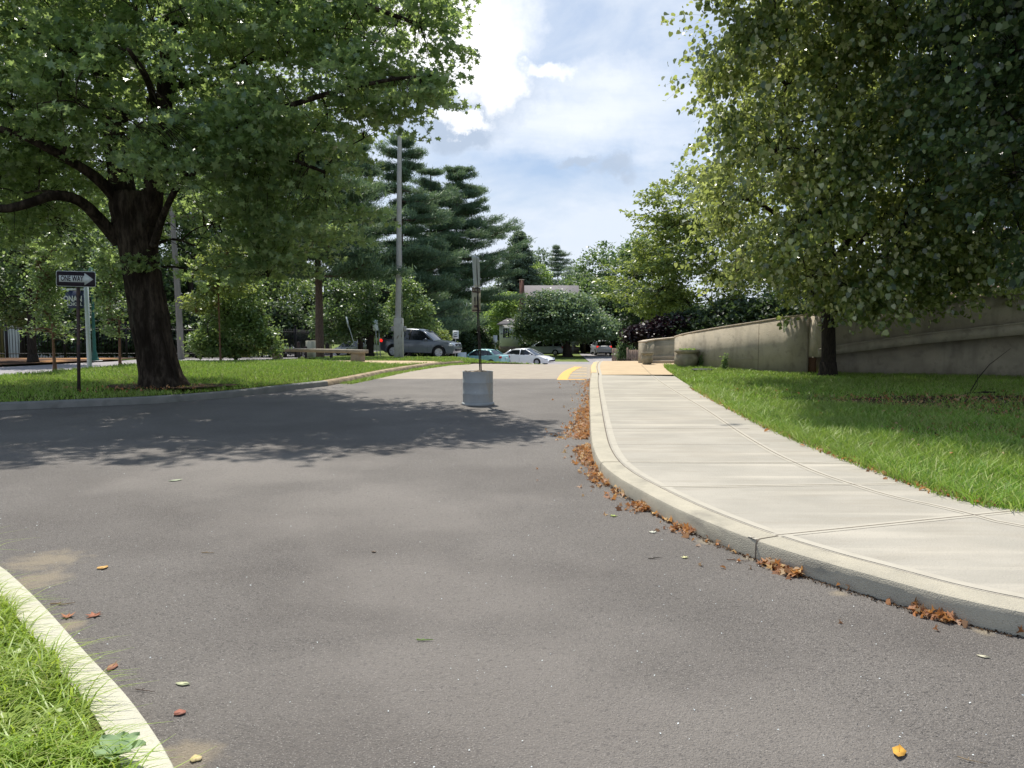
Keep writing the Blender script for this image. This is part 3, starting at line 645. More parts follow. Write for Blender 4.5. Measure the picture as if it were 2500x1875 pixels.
# ------------------------------------------------------------------ trees
def blob_pts(r, blobs, n, shell=.55, gap=.42, seed=1, gs=.8):
    out = []
    W = np.array([b[3]*b[4]*b[5] for b in blobs])**.75; W = W/W.sum()
    while len(out) < n:
        i = r.choice(len(blobs), p=W); b = blobs[i]
        d = r.normal(0, 1, 3); d /= np.linalg.norm(d); q = r.rand()**(1/3)*(1-shell)+shell*(1-.25*r.rand()**2)
        q *= (1+.16*mnoise.noise(Vector(d*2.2+seed*3.1+i)))
        p = np.array(b[:3])+d*q*np.array(b[3:6])
        g = mnoise.noise(Vector(p*gs)+Vector((seed*7.7, 0, 0)))
        if g < -.5+gap and r.rand() < .85: continue
        out.append(p)
    return np.array(out)
class Skel:
    def __init__(s): s.P = []; s.Rd = []; s.mb = MB()
    def limb(s, pts, r0, r1, n=8, k=2, wob=.12):
        pts = smooth_path(pts, k); m = len(pts)
        rad = [r0+(r1-r0)*(i/(m-1))**.8 for i in range(m)]
        s.mb.tube(pts, rad, n, wob=wob)
        for p, q in zip(pts, rad): s.P.append(np.array(p)); s.Rd.append(q)
    def grow(s, r, targets, r0=.07, r1=.02, n=6, maxlen=9, sag=.06):
        for t in targets:
            PP = np.array(s.P); d = t-PP; L = np.linalg.norm(d, axis=1); cost = L+np.maximum(0, -d[:, 2])*1.2
            i = int(np.argmin(cost)); a = PP[i]; l = L[i]
            if l < .25 or l > maxlen: continue
            mid = (a+t)/2+np.array([r.normal(0, .09*l), r.normal(0, .09*l), .12*l]); e = min(r0, s.Rd[i]*.75)
            s.limb([a, a*.6+mid*.4+np.array([0, 0, .03*l]), mid, t], e, r1, n, 1, 0)
def twigs(sk, r, ends, rad=.009):
    PP = np.array(sk.P); V = []; F = []; n = 0
    for t in ends:
        d = PP-t; L = (d**2).sum(1); i = int(np.argmin(L)); a = PP[i]
        if L[i] > 9 or L[i] < .01: continue
        mid = (a+t)/2+np.array([0, 0, .07*math.sqrt(L[i])])+r.normal(0, .04, 3)
        for p, q, ra, rb in ((a, mid, rad*1.5, rad), (mid, t, rad, rad*.4)):
            for k in range(3):
                an = k*2.094; o = np.array([math.cos(an), math.sin(an)*.7, math.sin(an)*.7]); V.append(p+o*ra)
            for k in range(3):
                an = k*2.094; o = np.array([math.cos(an), math.sin(an)*.7, math.sin(an)*.7]); V.append(q+o*rb)
            F += [(n+k, n+(k+1) % 3, n+3+(k+1) % 3, n+3+k) for k in range(3)]; n += 6
    sk.mb.add(V, F)
def cluster(r, ends, per, sp, flat_=.45, droop=0):
    n = len(ends); c = np.repeat(ends, per, axis=0); o = r.normal(0, 1, (n*per, 3))*np.array([sp, sp, sp*flat_])
    o[:, 2] -= droop*r.rand(n*per)*sp*2; return c+o
def sprays(sk, r, ends, per, L, wd, droop, flat_=.3, center=(0, 0)):
    n = len(ends); d = ends.copy(); d[:, 0] -= center[0]; d[:, 1] -= center[1]; d[:, 2] = 0; d /= np.linalg.norm(d, axis=1, keepdims=True)+1e-6
    d += r.normal(0, .45, (n, 3))*np.array([1, 1, .35]); Ls = L*(.6+.8*r.rand(n)); V = []; F = []; k0 = 0
    tips = ends+d*Ls[:, None]; tips[:, 2] -= droop*Ls; mids = ends+d*Ls[:, None]*.5; mids[:, 2] -= droop*Ls*.22
    for a, m_, b in zip(ends, mids, tips):
        for p, q, ra, rb in ((a, m_, .006, .004), (m_, b, .004, .0015)):
            for c, rr in ((p, ra), (q, rb)):
                for k in range(3): an = k*2.094; V.append(c+np.array([math.cos(an), math.sin(an)*.7, math.sin(an)*.7])*rr)
            F += [(k0+k, k0+(k+1) % 3, k0+3+(k+1) % 3, k0+3+k) for k in range(3)]; k0 += 6
    sk.mb.add(V, F)
    t = r.rand(n*per)**.8; i = np.repeat(np.arange(n), per); c = ends[i]+d[i]*(Ls[i]*t)[:, None]; c[:, 2] -= droop*Ls[i]*t*t
    c += r.normal(0, 1, (n*per, 3))*np.array([wd, wd, wd*flat_])*(1.15-.6*t)[:, None]
    dd = d[i]*.8; dd[:, 2] -= .3
    return c, dd
def broadleaf(name, label, cat, x, y, blobs, trunk, m_leaf, m_bark='bark_dark', n_sec=24, n_tw=500, per=24, size=.2, sp=.35, shape='quad', seed=1, gap=.42, shell=.5, up=.6, droop=0, group=None, gs=.8, tw_vis=True, limbs=None, cut=None, flat_=.45, zb=None, spray=None):
    """blobs in world coordinates relative to the tree's foot"""
    r = np.random.RandomState(seed); z0 = gh(x, y) if zb is None else zb
    root = thing(name, label, cat, (x, y, z0), group=group)
    sk = Skel(); h, r0, r1 = trunk
    if limbs is None:
        lx, ly = r.normal(0, .04*h, 2)
        pts = [(0, 0, -.05), (lx*.3, ly*.3, h*.3), (lx*.6, ly*.6, h*.6), (lx, ly, h)]
        sk.limb(pts, r0, r1, 10)
        sk.mb.tube([(0, 0, -.06), (0, 0, .06), (0, 0, .3)], [r0*1.55, r0*1.3, r0], 10, wob=.2)
    else: limbs(sk)
    tg = blob_pts(r, blobs, n_sec, .25, 0, seed)
    tg = tg[np.argsort(np.linalg.norm(tg-np.array([0, 0, h]), axis=1))]
    sk.grow(r, tg, max(.03, r0*.35), .02)
    ends = blob_pts(r, blobs, n_tw, shell, gap, seed, gs)
    if cut is not None: ends = ends[cut(ends)]
    if tw_vis: twigs(sk, r, ends)
    dd = None
    if spray: cen, dd = sprays(sk, r, ends, per, *spray)
    else: cen = cluster(r, ends, per, sp, flat_, droop)
    sk.mb.build('trunk', MT[m_bark], root, smooth=True)
    kk = cen[:, 2] > .12; cen = cen[kk]
    leaves('crown', cen, size, MT[m_leaf], root, r, up=up, shape=shape, droop=droop, dirs=None if dd is None else dd[kk], svar=.35 if dd is None else .5)
    return root

def big_maple():
    x, y = P(405, 948, .2); y += .35; x -= .05; s = y/1900.0
    root = thing('maple_tree', 'huge dark-barked maple with spreading limbs on the grass island', 'tree', (x, y, .2))
    r = np.random.RandomState(21); sk = Skel()
    def w(px, py, dy=0):   # a point of the photograph at the tree's own distance
        D = y+dy; return np.array([(px-1250)/1900*D-x, dy, Z(py, D)-.2])
    # main stem, wide and ridged
    V = []; F = []; N = 40
    st = [(404, 955, .66), (400, 940, .60), (392, 915, .53), (382, 870, .49), (374, 820, .475), (366, 760, .46), (358, 700, .46), (351, 640, .47), (346, 590, .49), (342, 540, .53), (339, 500, .58), (337, 470, .48)]
    st = [(a, b, c*.80) for a, b, c in st]; st2 = []
    for (a, b) in zip(st, st[1:]):
        for q in range(6): st2.append(tuple(a[i]+(b[i]-a[i])*q/6 for i in range(3)))
    st2.append(st[-1]); st_ = st; st = st2; N = 64
    for i, (px, py, rr) in enumerate(st):
        c = w(px, py); c[2] = max(c[2], -.08) if i else -.1
        for k in range(N):
            t = 2*math.pi*k/N; f = 1+.05*math.sin(5*t+1+py*.004)+.035*math.sin(9*t+2)+.05*mnoise.noise(Vector((math.cos(t)*2.5, math.sin(t)*2.5, py*.02)))
            if i < 14: f *= 1+.24*(1-i/14)**1.6*max(0, math.sin(4*t+.6)+.3*math.sin(7*t))
            f *= 1+.07*mnoise.noise(Vector((math.cos(t)*7, math.sin(t)*7, c[2]*1.3)))+.10*max(0, mnoise.noise(Vector((math.cos(t)*2.2+5, math.sin(t)*2.2, c[2]*1.1))))
            V.append((c[0]+math.cos(t)*rr*f, c[1]+math.sin(t)*rr*f*.95, c[2]))
    for i in range(len(st)-1):
        for k in range(N): F.append((i*N+k, i*N+(k+1) % N, (i+1)*N+(k+1) % N, (i+1)*N+k))
    F.append(tuple(range((len(st)-1)*N, len(st)*N))); sk.mb.add(V, F)
    for px, py, rr in st: sk.P.append(w(px, py)); sk.Rd.append(rr)
    L = sk.limb
    L([w(322, 545), w(312, 440, .1), w(300, 350, .2), w(292, 260, .3), w(262, 150, .3), w(245, 20, .5), w(240, -120, .6)], .31, .12, 12)
    L([w(372, 545), w(392, 450, -.2), w(408, 350, -.4), w(425, 220, -.6), w(440, 60, -.8), w(450, -90, -.9)], .28, .10, 12)
    L([w(300, 590), w(265, 545, -.3), w(215, 488, -.9), w(150, 472, -1.4), (*w(80, 500, -1.8),), w(10, 515, -2.2), w(-120, 470, -2.6)], .155, .06, 10)
    L([w(310, 500), w(262, 440, -.5), w(205, 400, -1.0), w(150, 368, -1.5), w(60, 320, -2), w(-60, 300, -2.3)], .15, .05, 10)
    L([w(395, 470, -.2), w(450, 380, -.8), w(520, 330, -1.4), w(620, 295, -2), w(740, 250, -2.5), w(860, 215, -2.8), w(980, 190, -3), w(1060, 185, -3.1)], .12, .015, 8)
    L([w(385, 600, -.2), w(410, 520, -.6), w(460, 430, -1), w(560, 395, -1.5), w(700, 380, -2), w(800, 420, -2.2)], .10, .025, 8)
    L([w(300, 300, .2), w(380, 250, 1), w(520, 180, 1.6), w(700, 130, 2), w(880, 90, 2)], .14, .04, 8)
    L([w(440, 60, -.8), w(560, 20, -1.5), w(720, -40, -2), w(900, 10, -2.2), w(1030, 60, -2.4)], .11, .03, 8)
    L([w(270, 180, .3), w(170, 100, -.6), w(40, 60, -1.2), w(-90, 0, -2)], .12, .04, 8)
    L([w(405, 350, -.4), w(400, 250, -1.8), w(380, 180, -3.2), w(340, 120, -4.2)], .12, .03, 8)
    L([w(300, 320, .3), w(330, 250, 2), w(400, 180, 4), w(470, 130, 5.5)], .13, .03, 8)
    blobs = []
    for px, py, dy, ra, rb, rc in [
        (250, 120, 0, 3.2, 3.6, 2.4), (520, 80, 0, 3.0, 3.6, 2.2), (60, 230, -.6, 2.6, 3.0, 1.9), (-130, 180, -.5, 2.6, 3.0, 2.6),
        (700, 180, -1, 2.4, 2.6, 1.7), (880, 70, -1.4, 1.6, 2.0, 1.4), (900, 195, -2.2, 1.5, 1.4, .75), (400, 260, -2.6, 2.6, 1.6, 1.5), (200, 330, -2.4, 1.9, 1.4, .9),
        (640, 330, -1.5, 2.0, 2.0, .9), (820, 320, -1.6, 1.2, 1.4, .65), (620, 400, -2.2, 1.5, 1.1, .6), (480, 360, -2.6, 1.4, 1.0, .8), (740, 420, -1.6, 1.2, 1.1, .5), (420, 620, -.6, .5, .6, .4), (620, 470, -1.2, 1.5, 1.3, .7), (740, 545, -1.4, 1.1, 1.0, .45), (560, 620, -1.0, 1.2, 1.0, .5), (800, 590, -1.0, .6, .6, .25), (660, 640, -.6, .9, .9, .35), (480, 480, .9, 1.9, 1.9, 1.2), (600, 560, 1.0, 1.5, 2.0, .9), (700, 480, .2, 1.5, 1.8, .7), (520, 640, 1.3, 1.1, 1.6, .55),
        (80, 420, .9, 2.2, 2.2, 1.0), (-60, 480, 0, 1.9, 2.2, 1.1), (180, 560, 1.8, 1.4, 1.4, .65), (60, 600, 1.6, 1.5, 1.5, .6),
        (960, 205, -3, .75, .6, .5), (1035, 190, -3.1, .45, .4, .28), (1010, 240, -3, .3, .4, .2), (1015, 60, -2.4, .6, .5, .9), (1040, 20, -2.4, .4, .4, .5),
        (300, -120, 0, 4, 4, 2.2), (600, -120, 0, 3.2, 3.6, 2), (0, -60, 0, 3.4, 3.4, 2.4), (850, -60, -1, 2, 2.4, 1.4), (420, 60, 3.5, 4, 2.4, 3)]:
        blobs.append((*w(px, py, dy), ra, rb, rc))
    tg = blob_pts(r, blobs, 170, .2, 0, 4); tg = tg[np.argsort(np.linalg.norm(tg-w(340, 450), axis=1))]
    sk.grow(r, tg, .055, .014, 6, 6)
    ends = blob_pts(r, blobs, 3900, .42, .54, 4, .75)
    # keep the photograph's open view of the stem
    sx = w(350, 600); d = np.hypot(ends[:, 0]-np.interp(ends[:, 2], [0, 9], [0, -1.0]), ends[:, 1]+1.5)
    k = ~((ends[:, 2] < w(0, 430)[2]) & (np.abs(ends[:, 0]-np.interp(ends[:, 2], [0, 5], [0, -.6])) < 1.0) & (ends[:, 1] < .6))
    k &= ends[:, 2] > 2.3
    ends = ends[k]
    twigs(sk, r, ends, .008)
    cen, dd = sprays(sk, r, ends, 30, .62, .17, .22, .32, (w(350, 500)[0], 0))
    sk.mb.build('trunk', MT['bark'], root, smooth=True)
    leaves('crown', cen, .12, MT['l_maple'], root, r, up=.4, shape='maple', droop=.25, dirs=dd, svar=.5)
    ep = w(352, 655)+r.normal(0, 1, (12, 3))*np.array([.38, .1, .1])+np.array([0, -.55, 0])
    o = leaves('sprouting_leaves', cluster(r, ep, 16, .1, .7), .12, MT['l_maple'], root, r, up=.5, shape='maple', droop=.3)
big_maple()

def linden(label, px, py, blobs, seed, n_tw, per, size, trunk=(3.2, .215, .16), leaf='l_linden', pos=None):
    x, y = pos or P(px, py, .14)
    B = [(bx-x, by-y, bz-.13, *q) for bx, by, bz, *q in blobs]
    def limbs(sk):
        h, r0, r1 = trunk
        sk.limb([(0, 0, -.05), (.02, 0, .8), (-.04, 0, 1.9), (-.1, -.1, h)], r0, r1, 14, wob=.1)
        sk.mb.tube([(0, 0, -.06), (0, 0, .05), (0, 0, .4)], [r0*1.5, r0*1.28, r0], 14, wob=.25)
        for a in range(9):
            t = a*2.4; q = 1.9+.2*a
            sk.limb([(-.1, -.1, 1.7+.28*a), (math.cos(t)*1.2, math.sin(t)*1.2, 2.6+.4*a), (math.cos(t)*q, math.sin(t)*q, 3.0+.5*a), (math.cos(t)*(q+.8), math.sin(t)*(q+.8), 2.5+.5*a)], .10, .03, 7)
        sk.limb([(-.1, -.1, h), (0, 0, h+2.5), (.1, 0, h+6)], r1, .06, 8)
    return broadleaf('linden_tree', label, 'tree', x, y, B, trunk, leaf, 'bark_dark', 60, n_tw, per, size, .25, 'heart', seed, .62, .5, .0, .9, limbs=limbs, zb=.13, gs=.75, spray=(.75, .15, .55, .7))
linden('tall linden with drooping silvery-green leaves whose trunk stands by the ramp wall', 2020, 917,
       [(8.6, 20.3, 5.6, 3.8, 3.6, 3.6), (9.4, 20.5, 3.5, 2.2, 2.3, 1.5), (7.8, 19.0, 3.9, 2.1, 2.1, 1.9), (10.2, 20.5, 8.6, 4.2, 4, 3.2), (7.3, 18.7, 7.2, 2.5, 2.2, 2.4), (6.9, 18.5, 9.0, 2.2, 2, 1.7), (12, 21, 6, 3.5, 3.5, 4), (8.8, 19.3, 2.5, 1.3, 1.3, .7), (8.6, 19.3, 1.95, .55, .5, .7), (5.6, 17.9, 6.1, .9, .8, .5), (5.2, 18, 7.7, 1.0, .8, .7), (5.0, 17.8, 8.8, 1.1, 1, .8), (4.7, 17.6, 9.9, .9, 1, .5), *([(4.6, 17.3, 11.7, 1.9, 1.9, 1.1), (6.4, 17.4, 11.9, 2.2, 2.0, 1.1), (5.2, 15.6, 11.6, 1.5, 1.6, .9)]*4), (3.6, 15.9, 11.2, .9, 1.0, .6), (4.2, 14.6, 10.6, .8, .9, .5), (6.5, 17, 11.9, 2.6, 2.6, 1.9), (9.6, 16.6, 11.9, 2.8, 2.6, 1.9), (10.5, 18.5, 4.5, 2, 2, 2), (6.2, 17.5, 4.9, .8, .8, .8)], 31, 5200, 32, .103)  # high leaf clumps above the view, added and repeated to shade the lawn
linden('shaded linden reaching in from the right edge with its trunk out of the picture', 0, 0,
       [(11.6, 14.6, 5.4, 3.3, 3.2, 2.6), (11.0, 14.2, 4.0, 2.2, 2.2, 1.2), (12.5, 14.5, 7.5, 3.8, 3.6, 2.4), (9.3, 14.6, 7.0, 1.6, 1.8, 1.6), (10.6, 13.8, 3.0, 1.5, 1.4, .5), (8.4, 13.4, 9.4, 2.7, 2.6, 2.3), (6.6, 12.8, 10.2, 1.9, 2.2, 1.5), (10, 11.5, 9.5, 3, 2.6, 2)], 32, 1900, 34, .100, leaf='l_linden_shade', pos=(12.4, 14.8))

# ------------------------------------------------------------------ smaller deciduous trees and shrubs
def tree_at(name, label, cat, px, D, base, blobs, trunk, leaf, bark_='bark_dark', **k):
    """blobs: (px, py, depth offset, rx, ry, rz) in metres round a pixel at distance D"""
    x = at(px, D); z0 = gh(x, D)+base
    B = [(at(bx, D+dy)-x, dy, Z(by, D+dy)-z0, a, b, c) for bx, by, dy, a, b, c in blobs]
    return broadleaf(name, label, cat, x, D, B, trunk, leaf, bark_, zb=z0, **k)
tree_at('young_tree', 'slim young street tree with a reddish trunk left of the one-way sign', 'tree', 132, 22.8, .14,
        [(130, 635, 0, .5, .5, .75), (112, 730, 0, .38, .5, .7), (125, 800, 0, .5, .5, .33), (85, 812, 0, .3, .3, .12), (165, 822, 0, .25, .3, .1), (115, 690, 0, .4, .5, .5)], (1.5, .05, .03), 'l_shrub', 'bark_red', n_sec=16, n_tw=330, per=9, size=.10, sp=.14, seed=41, gap=.4, shape='oval', group='young street trees')
tree_at('young_tree', 'slim young street tree between the school sign post and the huge maple', 'tree', 292, 26.3, .14,
        [(290, 640, 0, .65, .5, .8), (285, 740, 0, .6, .5, .7), (292, 800, 0, .5, .45, .35), (262, 690, 0, .4, .4, .5)], (1.7, .045, .03), 'l_shrub', 'bark_red', n_sec=16, n_tw=330, per=9, size=.11, sp=.15, seed=42, gap=.4, shape='oval', group='young street trees')
tree_at('young_tree', 'young staked tree with a thin pale trunk in front of the round shrub', 'tree', 538, 29.8, .12,
        [(530, 660, 0, .85, .7, .7), (560, 620, 0, .7, .6, .5), (500, 740, 0, .8, .6, .4), (560, 700, 0, 1.0, .7, .35)], (3.4, .04, .02), 'l_bright', 'bark_red', n_sec=18, n_tw=420, per=10, size=.13, sp=.17, seed=43, gap=.46, shape='oval', group='young street trees')
tree_at('round_shrub', 'big round leafy shrub at the back of the island', 'shrub', 575, 31.3, .1,
        [(575, 820, 0, 1.55, 1.3, .95), (580, 760, 0, 1.3, 1.2, .8), (520, 840, 0, .9, .8, .5), (640, 840, 0, .8, .8, .5), (600, 700, 0, .8, .7, .6)], (.5, .06, .04), 'l_shrub', n_sec=30, n_tw=750, per=18, size=.13, sp=.2, seed=44, gap=.34, shape='oval')
tree_at('dark_tree', 'dark-trunked tree on the mulch bed beside the iron fence', 'tree', 79, 31.0, .07,
        [(70, 700, .5, 1.8, 1.5, 1.1), (60, 600, 0, 2.4, 2, 1.6), (20, 760, 1, 1.2, 1.2, .6), (150, 560, 0, 1.5, 1.5, 1.4)], (3.2, .17, .12), 'l_mid', n_sec=26, n_tw=480, per=20, size=.17, sp=.3, seed=45)
tree_at('flowering_tree', 'low spreading tree with a dark trunk just behind the grey car', 'tree', 903, 47.0, 0,
        [(850, 760, 0, 1.9, 1.6, 1.0), (820, 820, 0, 1.2, 1.2, .5), (900, 790, 0, 1.5, 1.4, .8), (870, 700, 0, 1.5, 1.3, .8), (800, 790, 0, .9, .9, .5)], (1.9, .24, .2), 'l_mid', n_sec=26, n_tw=520, per=22, size=.16, sp=.27, seed=46)
tree_at('small_tree', 'small bright leafy tree behind the roof of the grey car', 'tree', 1000, 56.0, 0,
        [(1000, 760, 0, 1.6, 1.3, 1.3), (995, 710, 0, .9, .8, .9), (1035, 800, 0, 1.1, 1, .7), (960, 790, 0, 1.2, 1, .8)], (2, .1, .07), 'l_shrub', n_sec=20, n_tw=430, per=20, size=.18, sp=.27, seed=47)
tree_at('small_shrub', 'small bright shrub at the foot of the pines behind the grey car', 'shrub', 1080, 58.0, 0,
        [(1075, 825, 0, .8, .7, .6), (1095, 840, 0, .5, .5, .4)], (.5, .05, .03), 'l_bright', n_sec=10, n_tw=120, per=18, size=.16, sp=.2, seed=48)
tree_at('wall_tree', 'bright yellow-green tree with upright shoots behind the ramp wall', 'tree', 1745, 39.0, 0,
        [(1700, 640, 0, 3.3, 2.8, 2.6), (1640, 600, 0, 2.0, 1.8, 1.6), (1590, 700, 0, 1.9, 1.8, 1.6), (1800, 560, 0, 3.4, 2.8, 3), (1680, 500, 0, 1.9, 1.7, 1.5), (1670, 755, 0, 2.6, 2, .7), (1860, 700, 0, 3, 2.5, 2), (1600, 480, 0, .5, .5, .8), (1683, 400, 0, .35, .35, 1.0), (1570, 520, 0, .5, .5, .5), (1585, 450, 0, .3, .3, .8), (1545, 640, 0, .8, .8, .6), (1740, 430, 0, .5, .5, .8)], (3, .22, .16), 'l_bright', n_sec=60, n_tw=1500, per=26, size=.16, sp=.26, seed=49, gap=.46, shape='oval', droop=.15, spray=(.7, .18, .0, .5))
tree_at('purple_plum', 'dark purple-leaved plum tree hanging over the wooden fence', 'tree', 1625, 36.0, 0,
        [(1600, 815, 0, 1.1, 1.0, .5), (1650, 800, 0, 1.1, 1.0, .6), (1562, 820, 0, .7, .6, .35), (1590, 838, 0, .5, .5, .22)], (1.4, .12, .1), 'l_purple', n_sec=20, n_tw=400, per=24, size=.15, sp=.22, seed=50, gap=.2)
for i, (px, D, py, h_, sd_) in enumerate([(1700, 36, 790, 1.5, 51), (1800, 35, 770, 1.8, 52), (1930, 34, 745, 2.2, 53), (2090, 33, 730, 2.4, 54)]):
    lab = ['dark evergreen shrub just behind the top of the ramp wall, next to the purple plum', 'dark evergreen shrub behind the wall, second from the purple plum', 'tall dark shrub behind the wall, left of the linden trunk', 'dark shrub behind the wall, right of the linden trunk'][i]
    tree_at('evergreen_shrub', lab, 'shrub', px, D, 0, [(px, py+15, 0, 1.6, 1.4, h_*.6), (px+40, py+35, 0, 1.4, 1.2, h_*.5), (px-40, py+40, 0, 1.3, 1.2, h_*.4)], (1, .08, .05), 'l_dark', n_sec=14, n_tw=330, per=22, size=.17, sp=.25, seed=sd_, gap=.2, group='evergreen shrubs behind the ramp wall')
tree_at('yard_tree', 'broad dome-shaped tree standing in front of the white house', 'tree', 1385, 87, 0,
        [(1370, 785, 0, 5.2, 4, 2.3), (1350, 750, 0, 3.6, 3, 1.8), (1322, 800, 0, 3.2, 3, 1.3), (1440, 800, 0, 3.2, 3, 1.5), (1475, 812, 0, 1.9, 2, .8), (1285, 815, 0, 1.4, 1.6, .8), (1400, 745, 0, 2.5, 2, 1.3)], (1.6, .5, .4), 'l_house', n_sec=50, n_tw=1300, per=24, size=.30, sp=.45, seed=55, gap=.22)
for i, (px, D, py, rr, lab) in enumerate([(1232, 104, 750, 1.6, 'bright lime-green tree left of the brick chimney'), (1305, 122, 690, 2.6, 'bright lime-green treetop showing above the grey roof'), (1195, 112, 790, 1.6, 'lime-green bush beside the small white wing of the house')]):
    tree_at('lime_tree', lab, 'tree', px, D, 0, [(px, py, 0, rr, rr, rr*1.15), (px+14, py-15, 0, rr*.6, rr*.6, rr*.8), (px-12, py+28, 0, rr, rr, rr)], (3, .14, .1), 'l_lime', n_sec=12, n_tw=170, per=20, size=.33, sp=.4, seed=60+i, gap=.25)
tree_at('arborvitae', 'narrow cone-shaped evergreen beside the picket gate by the driveway', 'tree', 1524, 62, 0,
        [(1524, 862, 0, .55, .5, .7), (1524, 842, 0, .4, .4, .7), (1524, 826, 0, .2, .2, .5)], (.6, .06, .04), 'l_mid', n_sec=6, n_tw=130, per=20, size=.14, sp=.16, seed=64, gap=.1)
tree_at('foundation_shrub', 'low dark shrub against the stone foundation of the white house', 'shrub', 1300, 97, 0,
        [(1300, 838, 0, 1.5, 1, .9), (1330, 842, 0, 1.6, 1, .8)], (.5, .05, .03), 'l_dark', n_sec=6, n_tw=110, per=20, size=.26, sp=.35, seed=65, gap=.1)
# conifer and woods on the skyline
def conifer(label, px, D, top, w_, seed, low=820, leaf='l_far'):
    x = at(px, D); z0 = gh(x, D); h = Z(top, D)-z0; r = np.random.RandomState(seed)
    root = thing('spruce_tree', label, 'tree', (x, D, z0)); sk = Skel(); sk.limb([(0, 0, 0), (0, 0, h*.5), (0, 0, h*.98)], .35, .04, 8)
    ends = []
    z = h*.06
    while z < h*.97:
        rr = w_*(1-z/h)**.75+.15
        for k in range(9):
            t = r.uniform(0, 6.28); L = rr*r.uniform(.75, 1.12); sk.limb([(0, 0, z), (math.cos(t)*L*.6, math.sin(t)*L*.6, z-.02*L), (math.cos(t)*L, math.sin(t)*L, z+.05*L)], .05, .015, 4, 1, 0)
            for q in range(8): f = r.uniform(.25, 1); ends.append((math.cos(t)*L*f+r.normal(0, .2), math.sin(t)*L*f+r.normal(0, .2), z-.06*L*f+r.normal(0, .1)))
        z += .42
    ends.append((0, 0, h)); sk.mb.build('trunk', MT['bark_dark'], root, smooth=True); ends = np.array(ends)
    leaves('crown', cluster(r, ends, 12, .26, .6), .34, MT[leaf], root, r, up=.4)
conifer('tall pointed spruce on the skyline left of the chimney', 1268, 120, 562, 6.4, 70)
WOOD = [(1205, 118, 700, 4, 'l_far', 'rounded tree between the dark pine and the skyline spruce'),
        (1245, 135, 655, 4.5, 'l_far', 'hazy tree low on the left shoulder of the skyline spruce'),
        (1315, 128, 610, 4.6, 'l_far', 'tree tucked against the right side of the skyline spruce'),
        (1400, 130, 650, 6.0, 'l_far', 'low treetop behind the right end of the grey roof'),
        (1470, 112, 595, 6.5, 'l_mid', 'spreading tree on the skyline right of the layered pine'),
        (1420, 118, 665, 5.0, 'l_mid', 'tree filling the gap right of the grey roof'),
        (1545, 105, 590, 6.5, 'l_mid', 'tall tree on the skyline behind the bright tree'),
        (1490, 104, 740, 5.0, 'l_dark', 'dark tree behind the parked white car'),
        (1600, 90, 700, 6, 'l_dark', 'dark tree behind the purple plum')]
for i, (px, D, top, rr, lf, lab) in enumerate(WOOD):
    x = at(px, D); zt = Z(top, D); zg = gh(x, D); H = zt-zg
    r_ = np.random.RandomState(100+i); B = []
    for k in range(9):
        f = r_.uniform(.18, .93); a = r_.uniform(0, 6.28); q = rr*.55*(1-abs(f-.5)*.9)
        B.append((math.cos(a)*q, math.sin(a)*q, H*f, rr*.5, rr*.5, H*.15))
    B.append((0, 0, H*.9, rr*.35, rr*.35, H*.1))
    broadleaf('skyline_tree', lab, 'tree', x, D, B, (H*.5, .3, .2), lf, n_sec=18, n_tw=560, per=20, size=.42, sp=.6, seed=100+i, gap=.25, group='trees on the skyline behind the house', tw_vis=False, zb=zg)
# layered pine on the skyline
def pine(label, px, D, top, base_py, spread, seed, tip=None, leaf='l_pine', dens=1.0, bark_='bark_pine', r0=.32, lowz=.2, side=None, zb=None):
    x = at(px, D); z0 = gh(x, D) if zb is None else zb; h = Z(top, D)-z0; r = np.random.RandomState(seed)
    root = thing('white_pine', label, 'tree', (x, D, z0), group='tall white pines')
    sk = Skel(); sk.limb([(0, 0, -.1), (.05, 0, h*.3), (-.1, 0, h*.6), (0, 0, h*.97)], r0, .05, 12, 2, .05)
    ends = []; nn = []
    z = h*lowz; k = 0
    while z < h*.985:
        f = z/h; rr = spread*(1.0-.55*f if f < .75 else 1.0-.55*f-(f-.75)*1.3)
        nb = 7
        for j in range(nb):
            t = r.uniform(0, 6.28); L = max(.5, rr*(r.uniform(.25, 1.0) if r.rand() < .75 else r.uniform(1.0, 1.35)))
            if side: L *= 1+side*math.cos(t)*r.uniform(.2, 1)
            up = r.uniform(-.06, .26)*L
            P0 = np.array([0, 0, z]); P1 = np.array([math.cos(t)*L*.5, math.sin(t)*L*.5, z-.02*L]); P2 = np.array([math.cos(t)*L, math.sin(t)*L, z+up])
            sk.limb([P0, P1, P2], .055+.02*(1-f), .02, 5, 1, 0)
            for q in range(int(26*dens*max(1, L/2.2))):
                s = r.uniform(.28, 1.04)**.8; c = (1-s)**2*P0+2*s*(1-s)*P1+s*s*P2
                wd = .28*L*math.sin(min(1, s)*2.6)+.1
                o = r.normal(0, 1)*wd*.6; c = c+np.array([-math.sin(t)*o, math.cos(t)*o, abs(r.normal(0, .12))+.02])
                ends.append(c); nn.append((math.cos(t)*.6, math.sin(t)*.6, .8))
        z += r.uniform(.45, 1.2)
    ends = np.array(ends); nn = np.array(nn)
    sk.mb.build('trunk', MT[bark_], root, smooth=True)
    per = 16; c = cluster(r, ends, per, .23, .5); d = np.repeat(nn, per, axis=0)
    leaves('crown', c, .30, MT[leaf], root, r, up=.2, shape='needle', dirs=d*.9, curl=0)
pine('tall white pine with a bare lower trunk beside the beige utility cabinet', 780, 40.5, 250, 875, 4.6, 80, lowz=.33, r0=.28, dens=1.3)
pine('dark white pine rising behind the tall grey pole', 985, 69, 330, 870, 6.0, 81, lowz=.1, dens=1.35)
pine('dark white pine at the right end of the pine row, reaching over the leaning sign', 1118, 86, 400, 870, 6.8, 82, lowz=.30, side=.3, dens=1.3)
